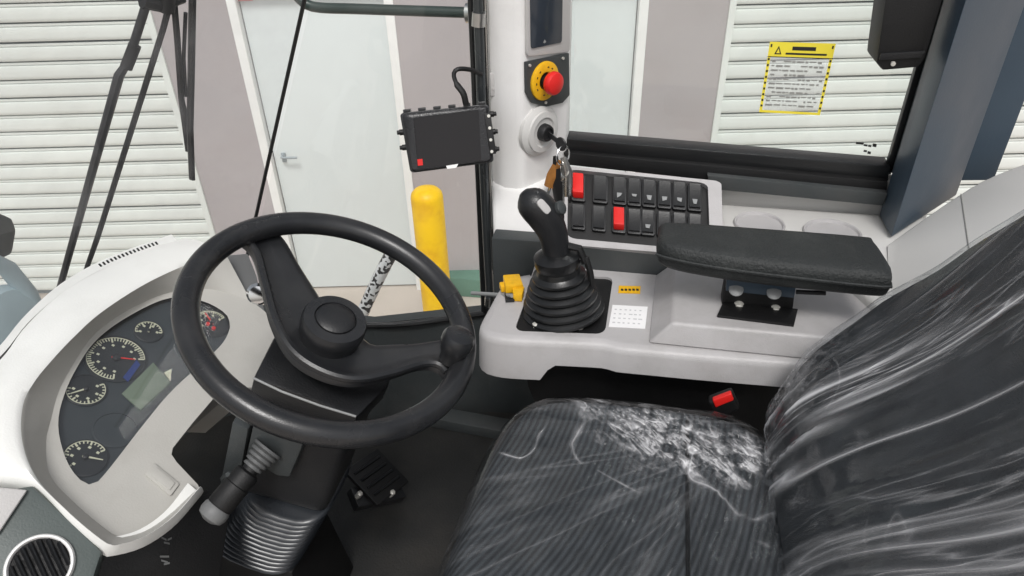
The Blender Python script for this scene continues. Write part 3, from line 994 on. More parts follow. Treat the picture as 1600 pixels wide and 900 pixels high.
fl = lambda p, dx, dy: V((p.x + dx, p.y + dy, 0.0))
frustum(bb, [a, c_, c_ + V((0, .15, 0)), a + V((0, .15, 0))], [fl(a, -.02, -.02), fl(c_, .02, -.02), fl(c_, .02, .17), fl(a, -.02, .17)], 0.006)
obj('floor_boot', bb, M['deep'], t)
# stalk
SKP = ((0, YN - 0.02, 0), (0, 1, 0))
b = BM(); prism(b, on(SKP, [(394, 668), (404, 662), (474, 690), (470, 704), (452, 746), (432, 744), (384, 712)]), (0, 0.03, 0), 0.004)
st = obj('stalk_mount', b, M['charcoal'], t)
sa, sb_ = P_(420, 700, YN - 0.02), P_(330, 806, YN - 0.115)
sdv = (sb_ - sa)
b = BM()
prof = []
for k in range(5):
    s = 0.008 * k
    r_ = 0.024 - 0.0022 * k
    prof += [(r_, s), (r_ + 0.001, s + 0.004), (r_ - 0.005, s + 0.006)]
lathe(b, prof, sa, sdv, 24)
obj('stalk_boot', b, M['boot'], st)
L = sdv.length
b = BM(); lathe(b, [(0.012, 0.03), (0.0125, 0.042), (0.018, 0.045), (0.0195, 0.050), (0.0185, L * 0.55), (0.020, L * 0.56), (0.020, L - 0.018), (0.017, L - 0.014)], sa, sdv, 24)
obj('stalk_grip', b, M['deep'], st)
b = BM(); lathe(b, [(0.0195, L - 0.016), (0.0212, L - 0.012), (0.0215, L - 0.004), (0.019, L + 0.003), (0.009, L + 0.008), (0, L + 0.009)], sa, sdv, 28)
obj('stalk_knob', b, M['shoulder'], st)
b = BM(); tube(b, [P_(350, 748, YN - .03), P_(358, 742, YN - .045), P_(372, 752, YN - .05)], 0.006, 8); obj('tilt_lever', b, M['charcoal'], t)
b = BM(); lathe(b, [(0.016, 0), (0.018, 0.006), (0.014, 0.012), (0, 0.013)], at(404, 458, *shift(SP, -0.10)), (0.4, -0.8, 0.3), 20); obj('clamp_knob', b, M['chrome'], t)

# pedal
t = thing('foot_pedal', 'black foot pedal with two bright bolts beside the column', 'pedal', atz(590, 790, 0.0))
PN = V((0.55, -0.1, 0.83)).normalized()
PP = (atz(590, 770, 0.10), PN)
b = BM(); prism(b, on(PP, [(538, 735), (590, 700), (640, 752), (590, 790)]), -PN * 0.012, 0.004); pd = obj('pedal_plate', b, M['deep'], t)
for k in range(4):
    a = quad(on(shift(PP, 0.001), [(538, 735), (590, 700), (640, 752), (590, 790)]), 0.12, 0.18 + .2 * k); c_ = quad(on(shift(PP, 0.001), [(538, 735), (590, 700), (640, 752), (590, 790)]), 0.88, 0.18 + .2 * k)
    b = BM(); tube(b, [a, c_], 0.0035, 6); obj('tread_rib', b, M['rubber'], pd)
b = BM(); prism(b, on(shift(PP, -0.016), [(548, 762), (620, 748), (636, 776), (560, 792)]), -PN * 0.03, 0.003); obj('bracket', b, M['black'], t)
for x, y in ((561, 773), (612, 771)):
    b = BM(); lathe(b, [(0.0065, -0.01), (0.0065, 0.008), (0.004, 0.010), (0, 0.010)], at(x, y, *shift(PP, -0.005)), PN, 6); obj('bolt', b, M['bolt'], t)
b = BM(); tube(b, [at(600, 760, *shift(PP, -0.02)), atz(560, 760, 0.0) + V((0, 0.05, 0))], 0.012, 8); obj('pedal_arm', b, M['deep'], t)

# ================================================================== side console
CZ = 0.60
t = con = thing('side_console', 'light grey side console carrying joystick, armrest and labels', 'console', (0.1, 1.05, 0))
front_px = [(756, 522), (775, 528), (800, 531), (870, 534), (932, 537), (950, 539), (968, 544), (990, 546), (1100, 556), (1226, 566), (1330, 575), (1420, 582)]
left_px = [(826, 426), (800, 432), (782, 447), (764, 478), (749, 508)]
edge = [atz(x, y, CZ) for x, y in left_px + front_px]
ec = cr(edge, 70)
yb = 1.20
back = [V((max(p.x, -0.235), yb, CZ)) for p in ec]
b = BM()
fr_in = []
# rounded lip: crown, then down
def offs(c, d, dz):
    out = []
    n = len(c)
    for i in range(n):
        tt = (c[min(i + 1, n - 1)] - c[max(i - 1, 0)]).normalized()
        nn = V((tt.y, -tt.x, 0))
        out.append(c[i] + nn * d + V((0, 0, dz)))
    return out
bz = []
def lipz(x):
    if x < -0.155: return 0.085
    if x < -0.135: return 0.085 - (x + 0.155) / 0.02 * 0.035
    return 0.050
e0 = offs(ec, -0.016, 0.0); e1 = offs(ec, -0.006, -0.0015); e2 = offs(ec, -0.001, -0.006); e3 = offs(ec, 0.001, -0.014)
e4 = [V((p.x, p.y, CZ - lipz(p.x))) for p in offs(ec, 0.004, 0)]
e5 = [p + V((0, 0.004, -0.002)) for p in offs(e4, -0.008, 0)]
e6 = [p + V((0, 0, 0.03)) for p in offs(e4, -0.016, 0)]
loft(b, [e6, e5, e4, e3, e2, e1, e0])
obj('lip', b, M['console'], t, ang=50)
b = BM()
lp = [p for p in e0]
lp += [V((lp[-1].x, yb, CZ)), V((lp[0].x, yb, CZ))]
# opening for the joystick plate
JQ = [atz(x, y, CZ) for x, y in ((836, 429), (958, 433), (945, 522), (803, 517))]
flat(b, [lp, rrect(JQ, 0.1)])
obj('top_shell', b, M['console'], t)
b = BM()
jr = rrect(JQ, 0.1)
loft(b, [jr, [p + V((0, 0, -0.012)) for p in jr]], True)
obj('recess_wall', b, M['console'], t)
# raised base under the armrest, with sloping front and left faces
ZR = 0.642
A1 = [atz(1050, 504, ZR), atz(1250, 523, ZR), atz(1440, 540, ZR)]
A0 = [atz(1012, 537, CZ + 0.001), atz(1226, 556, CZ + 0.001), atz(1440, 575, CZ + 0.001)]
topp = [A1[0], A1[2], V((A1[2].x, 1.195, ZR)), V((atz(1058, 425, ZR).x, 1.195, ZR))]
botp = [A0[0], V((A0[2].x, A0[0].y, CZ + .001)), V((A0[2].x, 1.198, CZ + .001)), V((atz(1024, 425, CZ).x, 1.198, CZ + .001))]
b = BM(); frustum(b, topp, botp, 0.006, 3)
obj('raised_base', b, M['console'], t)
# black body under the lip
b = BM()
tb = [V((-0.20, 1.00, CZ - 0.03)), V((0.45, 1.00, CZ - 0.03)), V((0.45, 1.30, CZ - 0.03)), V((-0.20, 1.30, CZ - 0.03))]
tb2 = [V((-0.05, 1.03, 0.0)), V((0.45, 1.03, 0.0)), V((0.45, 1.30, 0.0)), V((-0.05, 1.30, 0.0))]
mid = [p.lerp(q_, 0.22) + V((-0.02, 0, 0)) * (1 if i in (0, 3) else 0) for i, (p, q_) in enumerate(zip(tb, tb2))]
loft(b, [tb, mid, tb2], True, True, True)
obj('lower_body', b, M['deep'], t, ang=30)
# charcoal riser behind the tray
b = BM(); prism(b, [V((-0.295, yb + 0.001, 0.36)), V((0.30, yb + 0.001, 0.36)), V((0.30, yb + 0.001, 0.654)), V((-0.295, yb + 0.001, 0.654))], (0, 0.04, 0), 0.004)
obj('riser', b, M['charcoal'], t)
def sheet(name, pxs, z, m_, parent, th=0.0012):
    bb = BM(); prism(bb, [atz(x, y, z) for x, y in pxs], (0, 0, th)); return obj(name, bb, m_, parent)
yl = tag(sheet('yellow_label', [(967, 447), (1001, 448), (1000, 459), (966, 458)], CZ + 0.0005, M['yellow'], t))
b = BM()
for k in range(5):
    x = 970 + k * 6
    prism(b, [atz(a_, y_, CZ + 0.0019) for a_, y_ in ((x, 451), (x + 4, 451.4), (x + 4, 454.5), (x, 454))], (0, 0, 0.0003))
obj('print', b, M['ink'], yl)
wl = sheet('paper_label', [(957, 477), (1012, 480), (1008, 514), (951, 511)], CZ + 0.0005, M['paper'], t)
b = BM()
for r_ in range(4):
    for k in range(6):
        u0_ = 0.08 + 0.14 * k; w_ = random.uniform(.05, .11)
        qd = [atz(x, y, CZ + 0.0019) for x, y in ((957, 477), (1012, 480), (1008, 514), (951, 511))]
        v0_ = 0.16 + 0.2 * r_
        prism(b, [quad(qd, u0_, v0_), quad(qd, u0_ + w_, v0_), quad(qd, u0_ + w_, v0_ + .05), quad(qd, u0_, v0_ + .05)], (0, 0, 0.0002))
obj('print', b, mat('faint_ink', srgb(196, 196, 198), 0.6, bump=0), wl)

# yellow latch with rod at the front end of the console
t = thing('door_latch', 'small yellow latch with dark rod on the console front end', 'latch', atz(800, 470, CZ))
b = BM()
for pxs, h in (([(786, 444), (812, 442), (818, 460), (790, 462)], 0.022), ([(800, 456), (820, 458), (816, 472), (802, 471)], 0.016), ([(780, 450), (792, 448), (794, 456), (783, 458)], 0.014)):
    prism(b, [atz(x, y, CZ + 0.001) for x, y in pxs], (0, 0, h), 0.003)
obj('lever', b, M['yellow'], t)
b = BM(); pa, pb_ = atz(800, 462, CZ + 0.012), aty(738, 458, 1.16); tube(b, [pa, pb_], 0.0042, 8); obj('rod', b, M['greyknob'], t)
b = BM(); prism(b, [atz(x, y, CZ + 0.001) for x, y in ((788, 461), (802, 460), (804, 472), (790, 473))], (0, 0, 0.006), 0.001); obj('foot', b, M['black'], t)

# ================================================================== joystick
JB_ = atz(880, 482, CZ)
t = thing('joystick', 'black hydraulic joystick lever with ribbed rubber boot on the console', 'joystick', JB_)
b = BM(); prism(b, [p + V((0, 0, -0.010)) for p in rrect(JQ, 0.1)], (0, 0, 0.005)); obj('mounting_plate', b, M['deep'], t)
for x, y in ((838, 510), (906, 512)):
    b = BM(); lathe(b, [(0.007, 0), (0.007, 0.006), (0.004, 0.008), (0, 0.008)], atz(x, y, CZ - 0.005), (0, 0, 1), 14); obj('screw', b, M['bolt'], t)
JY = JB_.y
jp = lambda x, y, yy=JY: aty(x, y, yy)
base = V((JB_.x, JB_.y, CZ - 0.004))
tipn = jp(868, 385)
axis = (tipn - base).normalized()
b = BM()
hh = (tipn - base).length
prof = []
radii = [0.076, 0.071, 0.066, 0.061, 0.055, 0.048]
z = 0.0
for k, r_ in enumerate(radii):
    h0 = hh * 0.62 * k / 6
    dh = hh * 0.62 / 6
    prof += [(r_ * 0.90, h0 + 0.001), (r_, h0 + dh * .30), (r_, h0 + dh * .62), (r_ * 0.88, h0 + dh * .92)]
prof += [(0.040, hh * .63), (0.038, hh * .70), (0.041, hh * .76), (0.041, hh * .86), (0.032, hh * .90), (0.022, hh * .93)]
lathe(b, prof, base, axis, 40)
obj('rubber_boot', b, M['rubber'], t, ang=30)
gp = [jp(872, 412), jp(868, 385), jp(862, 360), jp(848, 335), jp(832, 316), jp(818, 300)]
gc = cr(gp, 22)
b = BM()
rr_ = [1.28 * k for k in [0.0225, 0.021, 0.020, 0.0195, 0.019, 0.019, 0.0192, 0.0195, 0.020, 0.0205, 0.021, 0.0218, 0.0225, 0.023, 0.0235, 0.024, 0.024, 0.0235, 0.0225, 0.020, 0.015, 0.007]]
tube(b, gc, rr_, 20, flat=0.92)
gp_ = obj('grip', b, M['black'], t, ang=60)
hd = (gc[-1] - gc[-5]).normalized()
side = V((0.45, -0.72, 0.53)).normalized()
b = BM(); c_ = gc[-6] + side * 0.025
q = [c_ + hd * 0.012 - hd.cross(side) * 0.007, c_ + hd * 0.012 + hd.cross(side) * 0.007, c_ - hd * 0.016 + hd.cross(side) * 0.007, c_ - hd * 0.016 - hd.cross(side) * 0.007]
prism(b, rrect(q, .3), side * 0.006, 0.0015); obj('thumb_rocker', b, M['bezel'], gp_)
b = BM(); lathe(b, [(0.012, -0.012), (0.012, 0.004), (0.008, 0.007), (0, 0.007)], gc[-8] + V((0.03, 0.0, 0.014)), V((0.8, -0.3, 0.5)), 18); obj('thumb_knob', b, M['charcoal'], gp_)
b = BM(); tube(b, [jp(900, 402), jp(916, 404), jp(922, 425), jp(926, 450)], 0.006, 8); tube(b, [jp(886, 384), jp(905, 388), jp(914, 410)], 0.007, 8); obj('cable', b, M['deep'], t)

# ================================================================== armrest
t = thing('armrest', 'black foam armrest pad on a bolted bracket over the console', 'armrest', atz(1182, 505, ZR))
ZA = 0.765
tp = [atz(x, y, ZA) for x, y in ((1030, 372), (1034, 352), (1044, 345), (1180, 354), (1345, 367), (1366, 374), (1392, 412), (1395, 424), (1380, 428), (1200, 410), (1100, 396), (1045, 384))]
tc_ = cr(tp, 64, True)
cen = sum(tc_, V()) / len(tc_)
b = BM()
def sc(c, k, dz): return [cen + V(((p.x - cen.x) * (1 - (1 - k) * .35), (p.y - cen.y) * k, 0)) + V((0, 0, dz)) for p in c]
loft(b, [sc(tc_, .90, -0.045), sc(tc_, 1.0, -0.038), sc(tc_, 1.04, -0.024), sc(tc_, 1.03, -0.012), sc(tc_, .97, -0.003), sc(tc_, .88, 0.0005), sc(tc_, .55, 0.002), sc(tc_, .2, 0.0025)], True, True, True)
obj('pad', b, M['foam'], t, ang=60)
b = BM(); 
pts = [p + V((0, -0.002, -0.020)) for p in cr([atz(x, y, ZA) for x, y in ((1027, 380), (1045, 386), (1100, 397), (1200, 411), (1380, 430), (1396, 424))], 30)]
tube(b, pts, 0.0028, 6); obj('seam_piping', b, M['foam'], t)
YBk = 1.055
bp = on(((0, YBk, 0), (0, 1, 0)), [(1134, 440), (1243, 452), (1236, 508), (1124, 496)])
b = BM(); prism(b, bp, (0, 0.035, 0), 0.003); br = obj('bracket', b, M['deep'], t)
b = BM(); prism(b, on(((0, YBk - 0.012, 0), (0, 1, 0)), [(1136, 436), (1244, 448), (1241, 466), (1134, 455)]), (0, 0.045, 0), 0.002); obj('bracket_fold', b, M['bluepillar'], br)
b = BM(); prism(b, [atz(x, y, ZR + 0.0005) for x, y in ((1120, 496), (1240, 511), (1246, 486), (1130, 474))], (0, 0, 0.005), 0.001); obj('bracket_foot', b, M['deep'], br)
BY = ((0, YBk, 0), (0, 1, 0))
for x, y in ((1154, 477), (1211, 483)):
    b = BM(); lathe(b, [(0.0095, -0.004), (0.0095, 0.003), (0.0075, 0.006), (0.0075, 0.010), (0.004, 0.0115), (0, 0.0115)], at(x, y, *BY), (0, -1, 0), 14); obj('bolt', b, M['bolt'], br)
    b = BM(); box(b, at(x - 12, y - 1, *BY) + V((0, -0.001, 0)), (0.012, 0.004, 0.0035), bv=0.001); obj('slot', b, M['bolt'], br)
for x, y in ((1150, 456), (1209, 461)):
    b = BM(); lathe(b, [(0.012, 0), (0.012, 0.003), (0.007, 0.005), (0, 0.005)], at(x, y - 3, *((0, YBk - 0.014, 0), (0, 1, 0))), (0, -0.6, 0.8), 16); obj('washer', b, M['greyknob'], br)
b = BM(); tube(b, [at(1244, 456, *BY), at(1290, 458, *BY)], 0.004, 8); obj('height_rod', b, M['deep'], t)

# ================================================================== rear storage tray
ZS = 0.66
t = thing('storage_tray', 'pale grey storage ledge with two cup holders behind the armrest', 'tray', (0.6, 1.3, 0.5))
b = BM()
outl = [V((0.155, 1.415, ZS)), V((0.155, 1.195, ZS)), V((0.36, 1.16, ZS)), V((0.42, 1.02, ZS)), V((0.50, 0.97, ZS)), V((1.10, 0.97, ZS)), V((1.10, 1.415, ZS))]
prism(b, outl, (0, 0, -0.06), 0.012, 3)
obj('ledge', b, M['cup'], t)
for (x, y, r_) in ((1186, 352, 0.05), (1300, 366, 0.055)):
    c_ = atz(x, y, ZS)
    b = BM(); lathe(b, [(r_, 0.0), (r_, 0.004), (r_ * .97, 0.0065), (r_ * .92, 0.0055), (r_ * .88, 0.001), (r_ * .86, 0.0008)], c_, (0, 0, 1), 40)
    obj('cup_holder', b, M['console'], t)
b = BM(); box(b, (0.32, 1.432, 0.655), (0.50, 0.03, 0.16), bv=0.006); obj('side_lining', b, M['cup'], t)
b = BM()
near = cr([atz(1392, 520, .655), atz(1500, 450, .69), atz(1660, 360, .735)], 16)
far = cr([atz(1386, 384, .661), atz(1495, 308, .695), atz(1560, 272, .72), atz(1680, 228, .765)], 16)
loft(b, [[p + V((0, 0, -.10)) for p in near], near, [p.lerp(q_, .97) + V((0, 0, .003)) for p, q_ in zip(near, far)], [q_ + V((0, 0.004, -.004)) for q_ in far], [q_ + V((0, 0.004, -.10)) for q_ in far]])
rl = obj('rear_ledge', b, M['cup'], t)
b = BM(); k0 = near[6].lerp(far[6], 1.0); tube(b, [near[7].lerp(far[7], v_) + V((0, 0, .0012 + .0025 * v_)) for v_ in (0.3, .5, .7, .99)], 0.0011, 5); obj('seam', b, M['greyink'], rl)
# ================================================================== switch panel
pb0, pb1 = atz(887, 376, 0.658), atz(1112, 398, 0.658)
pt0, pt1 = aty(886, 262, 1.355), aty(1108, 284, 1.355)
yb0 = (pb0.y + pb1.y) / 2
pn = (pb1 - pb0).cross(pt0 - pb0).normalized()
if pn.z < 0: pn = -pn
PL = (pb0, pn)
t = thing('switch_panel', 'black rocker switch panel with red guarded switches by the window', 'switch panel', pb0)
q = on(PL, [(883, 259), (1127, 283), (1131, 402), (881, 382)])
qi = on(PL, [(888, 264), (1106, 286), (1110, 392), (886, 372)])
b = BM(); flat(b, [rrect(q, .05), rrect(qi, .07)]); loft(b, [rrect(q, .05), [p - pn * 0.05 for p in rrect(q, .05)]], True); loft(b, [rrect(qi, .07), [p - pn * 0.012 for p in rrect(qi, .07)]], True)
obj('bezel', b, M['console'], t)
b = BM(); prism(b, [p - pn * 0.012 for p in rrect(qi, .07)], -pn * 0.004); obj('back_plate', b, M['deep'], t)
PS = shift(PL, -0.0115)
def rocker(x, y, w_, h_, kind):
    q_ = [at(x - w_ / 2 + .0 * h_, y - h_ / 2, *PS), at(x + w_ / 2, y - h_ / 2 + w_ * .09, *PS), at(x + w_ / 2, y + h_ / 2 + w_ * .09, *PS), at(x - w_ / 2, y + h_ / 2, *PS)]
    bb = BM(); prism(bb, rrect(q_, .1, 2), pn * 0.008, 0.001)
    s = obj('rocker_switch', bb, M['black'], t)
    iq = [quad(q_, u_, v_) + pn * 0.0082 for u_, v_ in ((.12, .08), (.88, .08), (.88, .92), (.12, .92))]
    a_, c1, d_, e_ = iq
    if kind == 'red':
        bb = BM(); frustum(bb, [a_, c1, d_, e_], [a_ + pn * .012, c1 + pn * .012, d_.lerp(c1, .1) + pn * .016, e_.lerp(a_, .1) + pn * .016], 0.003, 2); obj('guard', bb, M['red'], s)
        return
    bb = BM()
    ma, mb_ = a_.lerp(e_, .5), c1.lerp(d_, .5)
    loft(bb, [[a_, c1], [a_ + pn * .008, c1 + pn * .008], [ma + pn * .003, mb_ + pn * .003], [e_ + pn * .005, d_ + pn * .005], [e_, d_]])
    for L_ in ([a_, a_ + pn * .008, ma + pn * .003, e_ + pn * .005, e_], [c1, c1 + pn * .008, mb_ + pn * .003, d_ + pn * .005, d_]):
        bb.faces.new([bb.verts.new(p) for p in L_])
    obj('rocker', bb, M['rubber'], s, ang=20)
    if kind == 'lit':
        bb = BM(); c_ = quad([a_ + pn * .0066, c1 + pn * .0066, mb_ + pn * .0052, ma + pn * .0052], .5, .62)
        lq = [quad([ma + pn * .0034, mb_ + pn * .0034, d_ + pn * .0056, e_ + pn * .0056], u_, v_) for u_, v_ in ((.25, .3), (.75, .3), (.72 - random.uniform(0, .1), .5 + random.uniform(0, .25)), (.28 + random.uniform(0, .1), .5 + random.uniform(0, .3)))]
        prism(bb, lq, pn * 0.001, 0.0004); obj('symbol_window', bb, M['greyknob'], s)
for i, x in enumerate((904, 938, 968, 991, 1014, 1038, 1061, 1085)):
    rocker(x, 299 + (x - 904) * .085 - 4, (22 if i != 1 else 24), 42, 'red' if i == 0 else ('blank' if i == 1 else 'lit'))
for i, x in enumerate((904, 936, 967, 991, 1012, 1037, 1061, 1085)):
    rocker(x, 342 + (x - 904) * .085 - 1, 22, 38, 'red' if i == 2 else ('lit' if i in (4,) else 'blank'))

# ================================================================== grey front pillar
cr0 = aty(815, 60, 1.30)
al = rad(55)
FN = V((math.sin(al), -math.cos(al), 0))
FP = (cr0, FN)
ft = V((math.cos(al), math.sin(al), 0))
t = thing('pillar_trim', 'light grey cab pillar trim between corner glass and side window', 'pillar', (cr0.x, 1.35, 0.6))
xl = aty(757, 100, 1.315).x
b = BM()
sect = []
# cross-section (X, Y), extruded up; the lower end flares into the console
for z_, dx, dy in ((0.50, 0.0, 0.0), (0.64, 0.0, 0.0), (0.70, 0.0, 0.004), (0.78, 0.0, 0.0), (0.9, 0, 0), (1.2, 0, 0), (1.62, 0, 0)):
    c1 = V((cr0.x, 1.30, z_)); e1_ = c1 + ft * 0.135
    s_ = [V((xl, 1.40, z_)), V((xl, 1.335, z_)), V((xl + 0.012, 1.318, z_)), V((xl + 0.035, 1.306, z_)), c1 + V((-0.014, 0.0005, 0)), c1 + V((-0.004, 0.001, 0)), c1 + ft * 0.005, c1 + ft * 0.014, e1_ - ft * 0.012, e1_ - ft * 0.003 - FN * 0.003, V((e1_.x - 0.004, 1.45, z_)), V((xl + 0.05, 1.45, z_))]
    sect.append(s_)
loft(b, sect, True, True, True)
obj('body', b, M['pillar'], t, ang=50)
# lower flare, closing the pillar towards the console
b = BM()
frustum(b, [V((xl, 1.318, 0.72)), V((cr0.x + 0.01, 1.29, 0.72)), V((cr0.x + 0.085, 1.40, 0.72)), V((xl, 1.44, 0.72))],
        [V((xl + 0.02, 1.243, 0.60)), V((cr0.x + 0.06, 1.243, 0.655)), V((cr0.x + 0.085, 1.40, 0.655)), V((xl, 1.44, 0.60))], 0.012, 3)
obj('lower_flare', b, M['pillar'], t)
FS = shift(FP, 0.001)
q = on(FS, [(819, -60), (889, -60), (888, 80), (820, 88)])
b = BM(); prism(b, rrect(q, .06), FN * 0.006, 0.002); bz = obj('display_bezel', b, M['bezel'], t)
q = on(shift(FP, 0.0075), [(827, -60), (879, -60), (877, 66), (829, 76)])
b = BM(); prism(b, rrect(q, .05), FN * 0.002, 0.0005); dsp = obj('display', b, M['navy'], bz)
b = BM(); c_ = at(851, 66, *shift(FP, 0.0098)); prism(b, [c_ + ft * .004, c_ + V((0, 0, .005)), c_ - ft * .004, c_ - V((0, 0, .002))], FN * 0.0004); obj('symbol', b, M['greyknob'], dsp)
b = BM(); lathe(b, [(0.006, 0), (0.006, 0.003), (0.003, 0.005), (0, 0.005)], aty(771, 138, 1.3195), (0, -1, 0), 12); box(b, aty(768, 132, 1.318), (0.018, 0.006, 0.045), bv=0.002); obj('clip', b, M['bezel'], t)

# emergency stop
t = thing('emergency_stop', 'red mushroom emergency stop button on yellow ring and dark plate', 'emergency stop', at(852, 128, *FP))
b = BM(); prism(b, on(FS, [(818, 96), (886, 82), (887, 148), (876, 160), (850, 166), (828, 160), (819, 144)]), FN * 0.006, 0.002); pl = obj('plate', b, M['charcoal'], t)
for x, y in ((827, 102), (879, 91), (852, 160)):
    b = BM(); lathe(b, [(0.0028, 0), (0.0028, 0.003), (0, 0.0032)], at(x, y, *shift(FP, 0.0068)), FN, 10); obj('screw', b, M['bolt'], pl)
ec_ = at(850, 126, *shift(FP, 0.007))
b = BM(); lathe(b, [(0.037, 0), (0.037, 0.0045), (0.035, 0.006), (0.018, 0.006), (0.016, 0.004), (0.016, 0)], ec_, FN, 40); yr = obj('yellow_ring', b, M['yellow'], t)
b = BM()
for k in range(14):
    a = 2 * math.pi * k / 14
    if k % 5 == 4: continue
    d = ft * math.cos(a) + V((0, 0, 1)) * math.sin(a)
    box(b, ec_ + d * 0.0265 + FN * 0.0063, (0.004, 0.0022, 0.0006), (d.cross(FN), d, FN))
obj('ring_print', b, M['ink'], yr)
b = BM(); lathe(b, [(0.0125, 0.002), (0.0125, 0.018), (0.0155, 0.019)], ec_, FN, 24); obj('stem', b, M['deep'], t)
b = BM(); lathe(b, [(0.014, 0.016), (0.0205, 0.018), (0.0222, 0.022), (0.0222, 0.028), (0.020, 0.033), (0.012, 0.0365), (0, 0.0375)], ec_, FN, 36); obj('button', b, M['red'], t)

# ignition
t = thing('ignition_switch', 'round grey ignition boss with black key barrel on the pillar', 'ignition', at(843, 205, *FP))
ic = at(842, 204, *FS)
b = BM(); lathe(b, [(0.052, -0.004), (0.051, 0.004), (0.044, 0.010), (0.0425, 0.0105), (0.041, 0.0145), (0.030, 0.016), (0.027, 0.0125), (0.022, 0.0122)], ic, FN, 44); obj('boss', b, M['cup'], t)
b = BM(); lathe(b, [(0.018, 0.008), (0.0175, 0.022), (0.0155, 0.027), (0.012, 0.0275), (0.011, 0.024), (0, 0.024)], ic, FN, 30); obj('barrel', b, M['black'], t)
ke = ic + FN * 0.027
t = thing('key_ring', 'ignition key with ring, chrome strap and brown leather tag hanging', 'keys', ke)
kdir = (FN + V((0, 0, -0.35))).normalized()
b = BM(); box(b, ke + kdir * 0.014, (0.03, 0.0028, 0.011), (kdir, kdir.cross(V((0, 0, 1))).normalized(), V((0, 0, 1))), 0.001); lathe(b, [(0.013, -0.0022), (0.0142, 0), (0.013, 0.0022)], ke + kdir * 0.036, kdir.cross(V((0, 0, 1))), 20); obj('key', b, M['black'], t)
kr = ke + kdir * 0.042 + V((0, 0, -0.02))
b = BM(); x_, y_, _a = frame(V((0.8, -0.5, 0.1)), (0, 0, 1)); tube(b, [kr + x_ * .019 * math.cos(a) + y_ * .019 * math.sin(a) for a in [2 * math.pi * k / 24 for k in range(24)]], 0.0016, 6, True); obj('ring', b, M['chrome'], t)
YK = kr.y
kp = lambda x, y: aty(x, y, YK)
b = BM(); tube(b, [kp(880, 246), kp(886, 268), kp(886, 310), kp(884, 345), kp(883, 384)], [0.006, 0.0115, 0.0115, 0.012, 0.010], 8, flat=.35)
obj('strap', b, M['steel'], t)
b = BM(); tube(b, [kp(872, 250), kp(864, 275), kp(858, 292)], [0.006, 0.013, 0.011], 8, flat=.4); obj('leather_tag', b, M['leather'], t)
b = BM(); tube(b, [kp(868, 244), kp(871, 290), kp(874, 318)], [0.005, 0.012, 0.010], 8, flat=.45); obj('black_tag', b, M['deep'], t)
b = BM(); tube(b, [kp(872, 336), kp(878, 360), kp(884, 384)], 0.0025, 6); tube(b, [kp(894, 322), kp(900, 334), kp(906, 342)], 0.0018, 6); obj('spare_key', b, M['chrome'], t)
for kx, ky, ex, ey_, mm in ((868, 262, 856, 304, 'chrome'), (880, 262, 892, 300, 'bolt'), (876, 270, 870, 330, 'steel')):
    p0, p1 = kp(kx, ky), kp(ex, ey_)
    dd = (p1 - p0).normalized()
    b = BM(); lathe(b, [(0.009, -0.001), (0.0105, 0), (0.009, 0.001)], p0 + dd * .008, (random.uniform(-.4, .4), -1, .2), 16); box(b, p0.lerp(p1, .62), ((p1 - p0).length * .72, 0.0018, 0.0065), (dd, V((0, 1, 0)), dd.cross(V((0, 1, 0))).normalized()), 0.0006); obj('spare_key', b, M[mm], t)

# ================================================================== monitor
MN = V((0.22, -0.92, 0.30)).normalized()
MP = (aty(700, 216, 1.20), MN)
t = thing('camera_monitor', 'small black camera monitor with ribbed frame clamped to the grab bar', 'monitor', aty(700, 216, 1.20))
hq = on(MP, [(624, 176), (764, 162), (772, 254), (641, 271)])
b = BM(); 
frustum(b, rrect(hq, .06), [p - MN * 0.028 for p in rrect([quad(hq, u_, v_) for u_, v_ in ((.04, .05), (.96, .05), (.96, .95), (.04, .95))], .06)], 0.002)
obj('housing', b, M['black'], t)
b = BM(); sq = on(shift(MP, 0.003), [(646, 184), (748, 171), (752, 251), (653, 264)])
fr_o = rrect(on(shift(MP, 0.0005), [(628, 178), (762, 164), (769, 252), (643, 269)]), .06); fr_i = rrect([p for p in sq], .03)
loft(b, [fr_o, [p + MN * 0.004 for p in rrect([quad(fr_q, .5, .5) for fr_q in ()] or on(shift(MP, 0.0005), [(633, 181), (759, 167), (766, 250), (646, 267)]), .06)], [p + MN * 0.002 for p in fr_i], [p - MN * 0.002 for p in fr_i]], True)
obj('front_frame', b, mat('monitor_frame', srgb(36, 36, 38), 0.3, var=0.2, bump=0.4, bscale=300), t)
b = BM(); prism(b, [p - MN * 0.003 for p in rrect(sq, .03)], MN * 0.0025); scr = obj('screen', b, M['screen'], t)
b = BM(); prism(b, on(shift(MP, 0.0035), [(652, 249), (660, 248), (661, 258), (653, 259)]), MN * 0.0006); obj('red_icon', b, M['red'], t)
b = BM(); prism(b, on(shift(MP, 0.0065), [(697, 259), (716, 256), (713, 262), (699, 264)]), MN * 0.0005); obj('logo', b, M['white'], t)
for k in range(6):
    b = BM(); box(b, quad(hq, .08 + .168 * k, 0) - MN * 0.012 + V((0, 0, 0.002)), (0.013, 0.024, 0.006), ((hq[1] - hq[0]).normalized(), MN, MN.cross(hq[1] - hq[0]).normalized()), 0.0015); obj('cooling_fin', b, M['black'], t)
for side_ in (0, 1):
    for k in range(2 if side_ == 0 else 3):
        v_ = (.32 + .25 * k) if side_ == 0 else (.18 + .3 * k)
        p = quad(hq, side_, v_) - MN * 0.010
        d = (hq[1] - hq[0]).normalized() * (1 if side_ else -1)
        b = BM(); lathe(b, [(0.0055, -0.002), (0.0055, 0.007), (0.004, 0.008), (0.004, 0.012), (0, 0.0125)], p, d, 12); obj('clamp_screw', b, M['deep'], t)
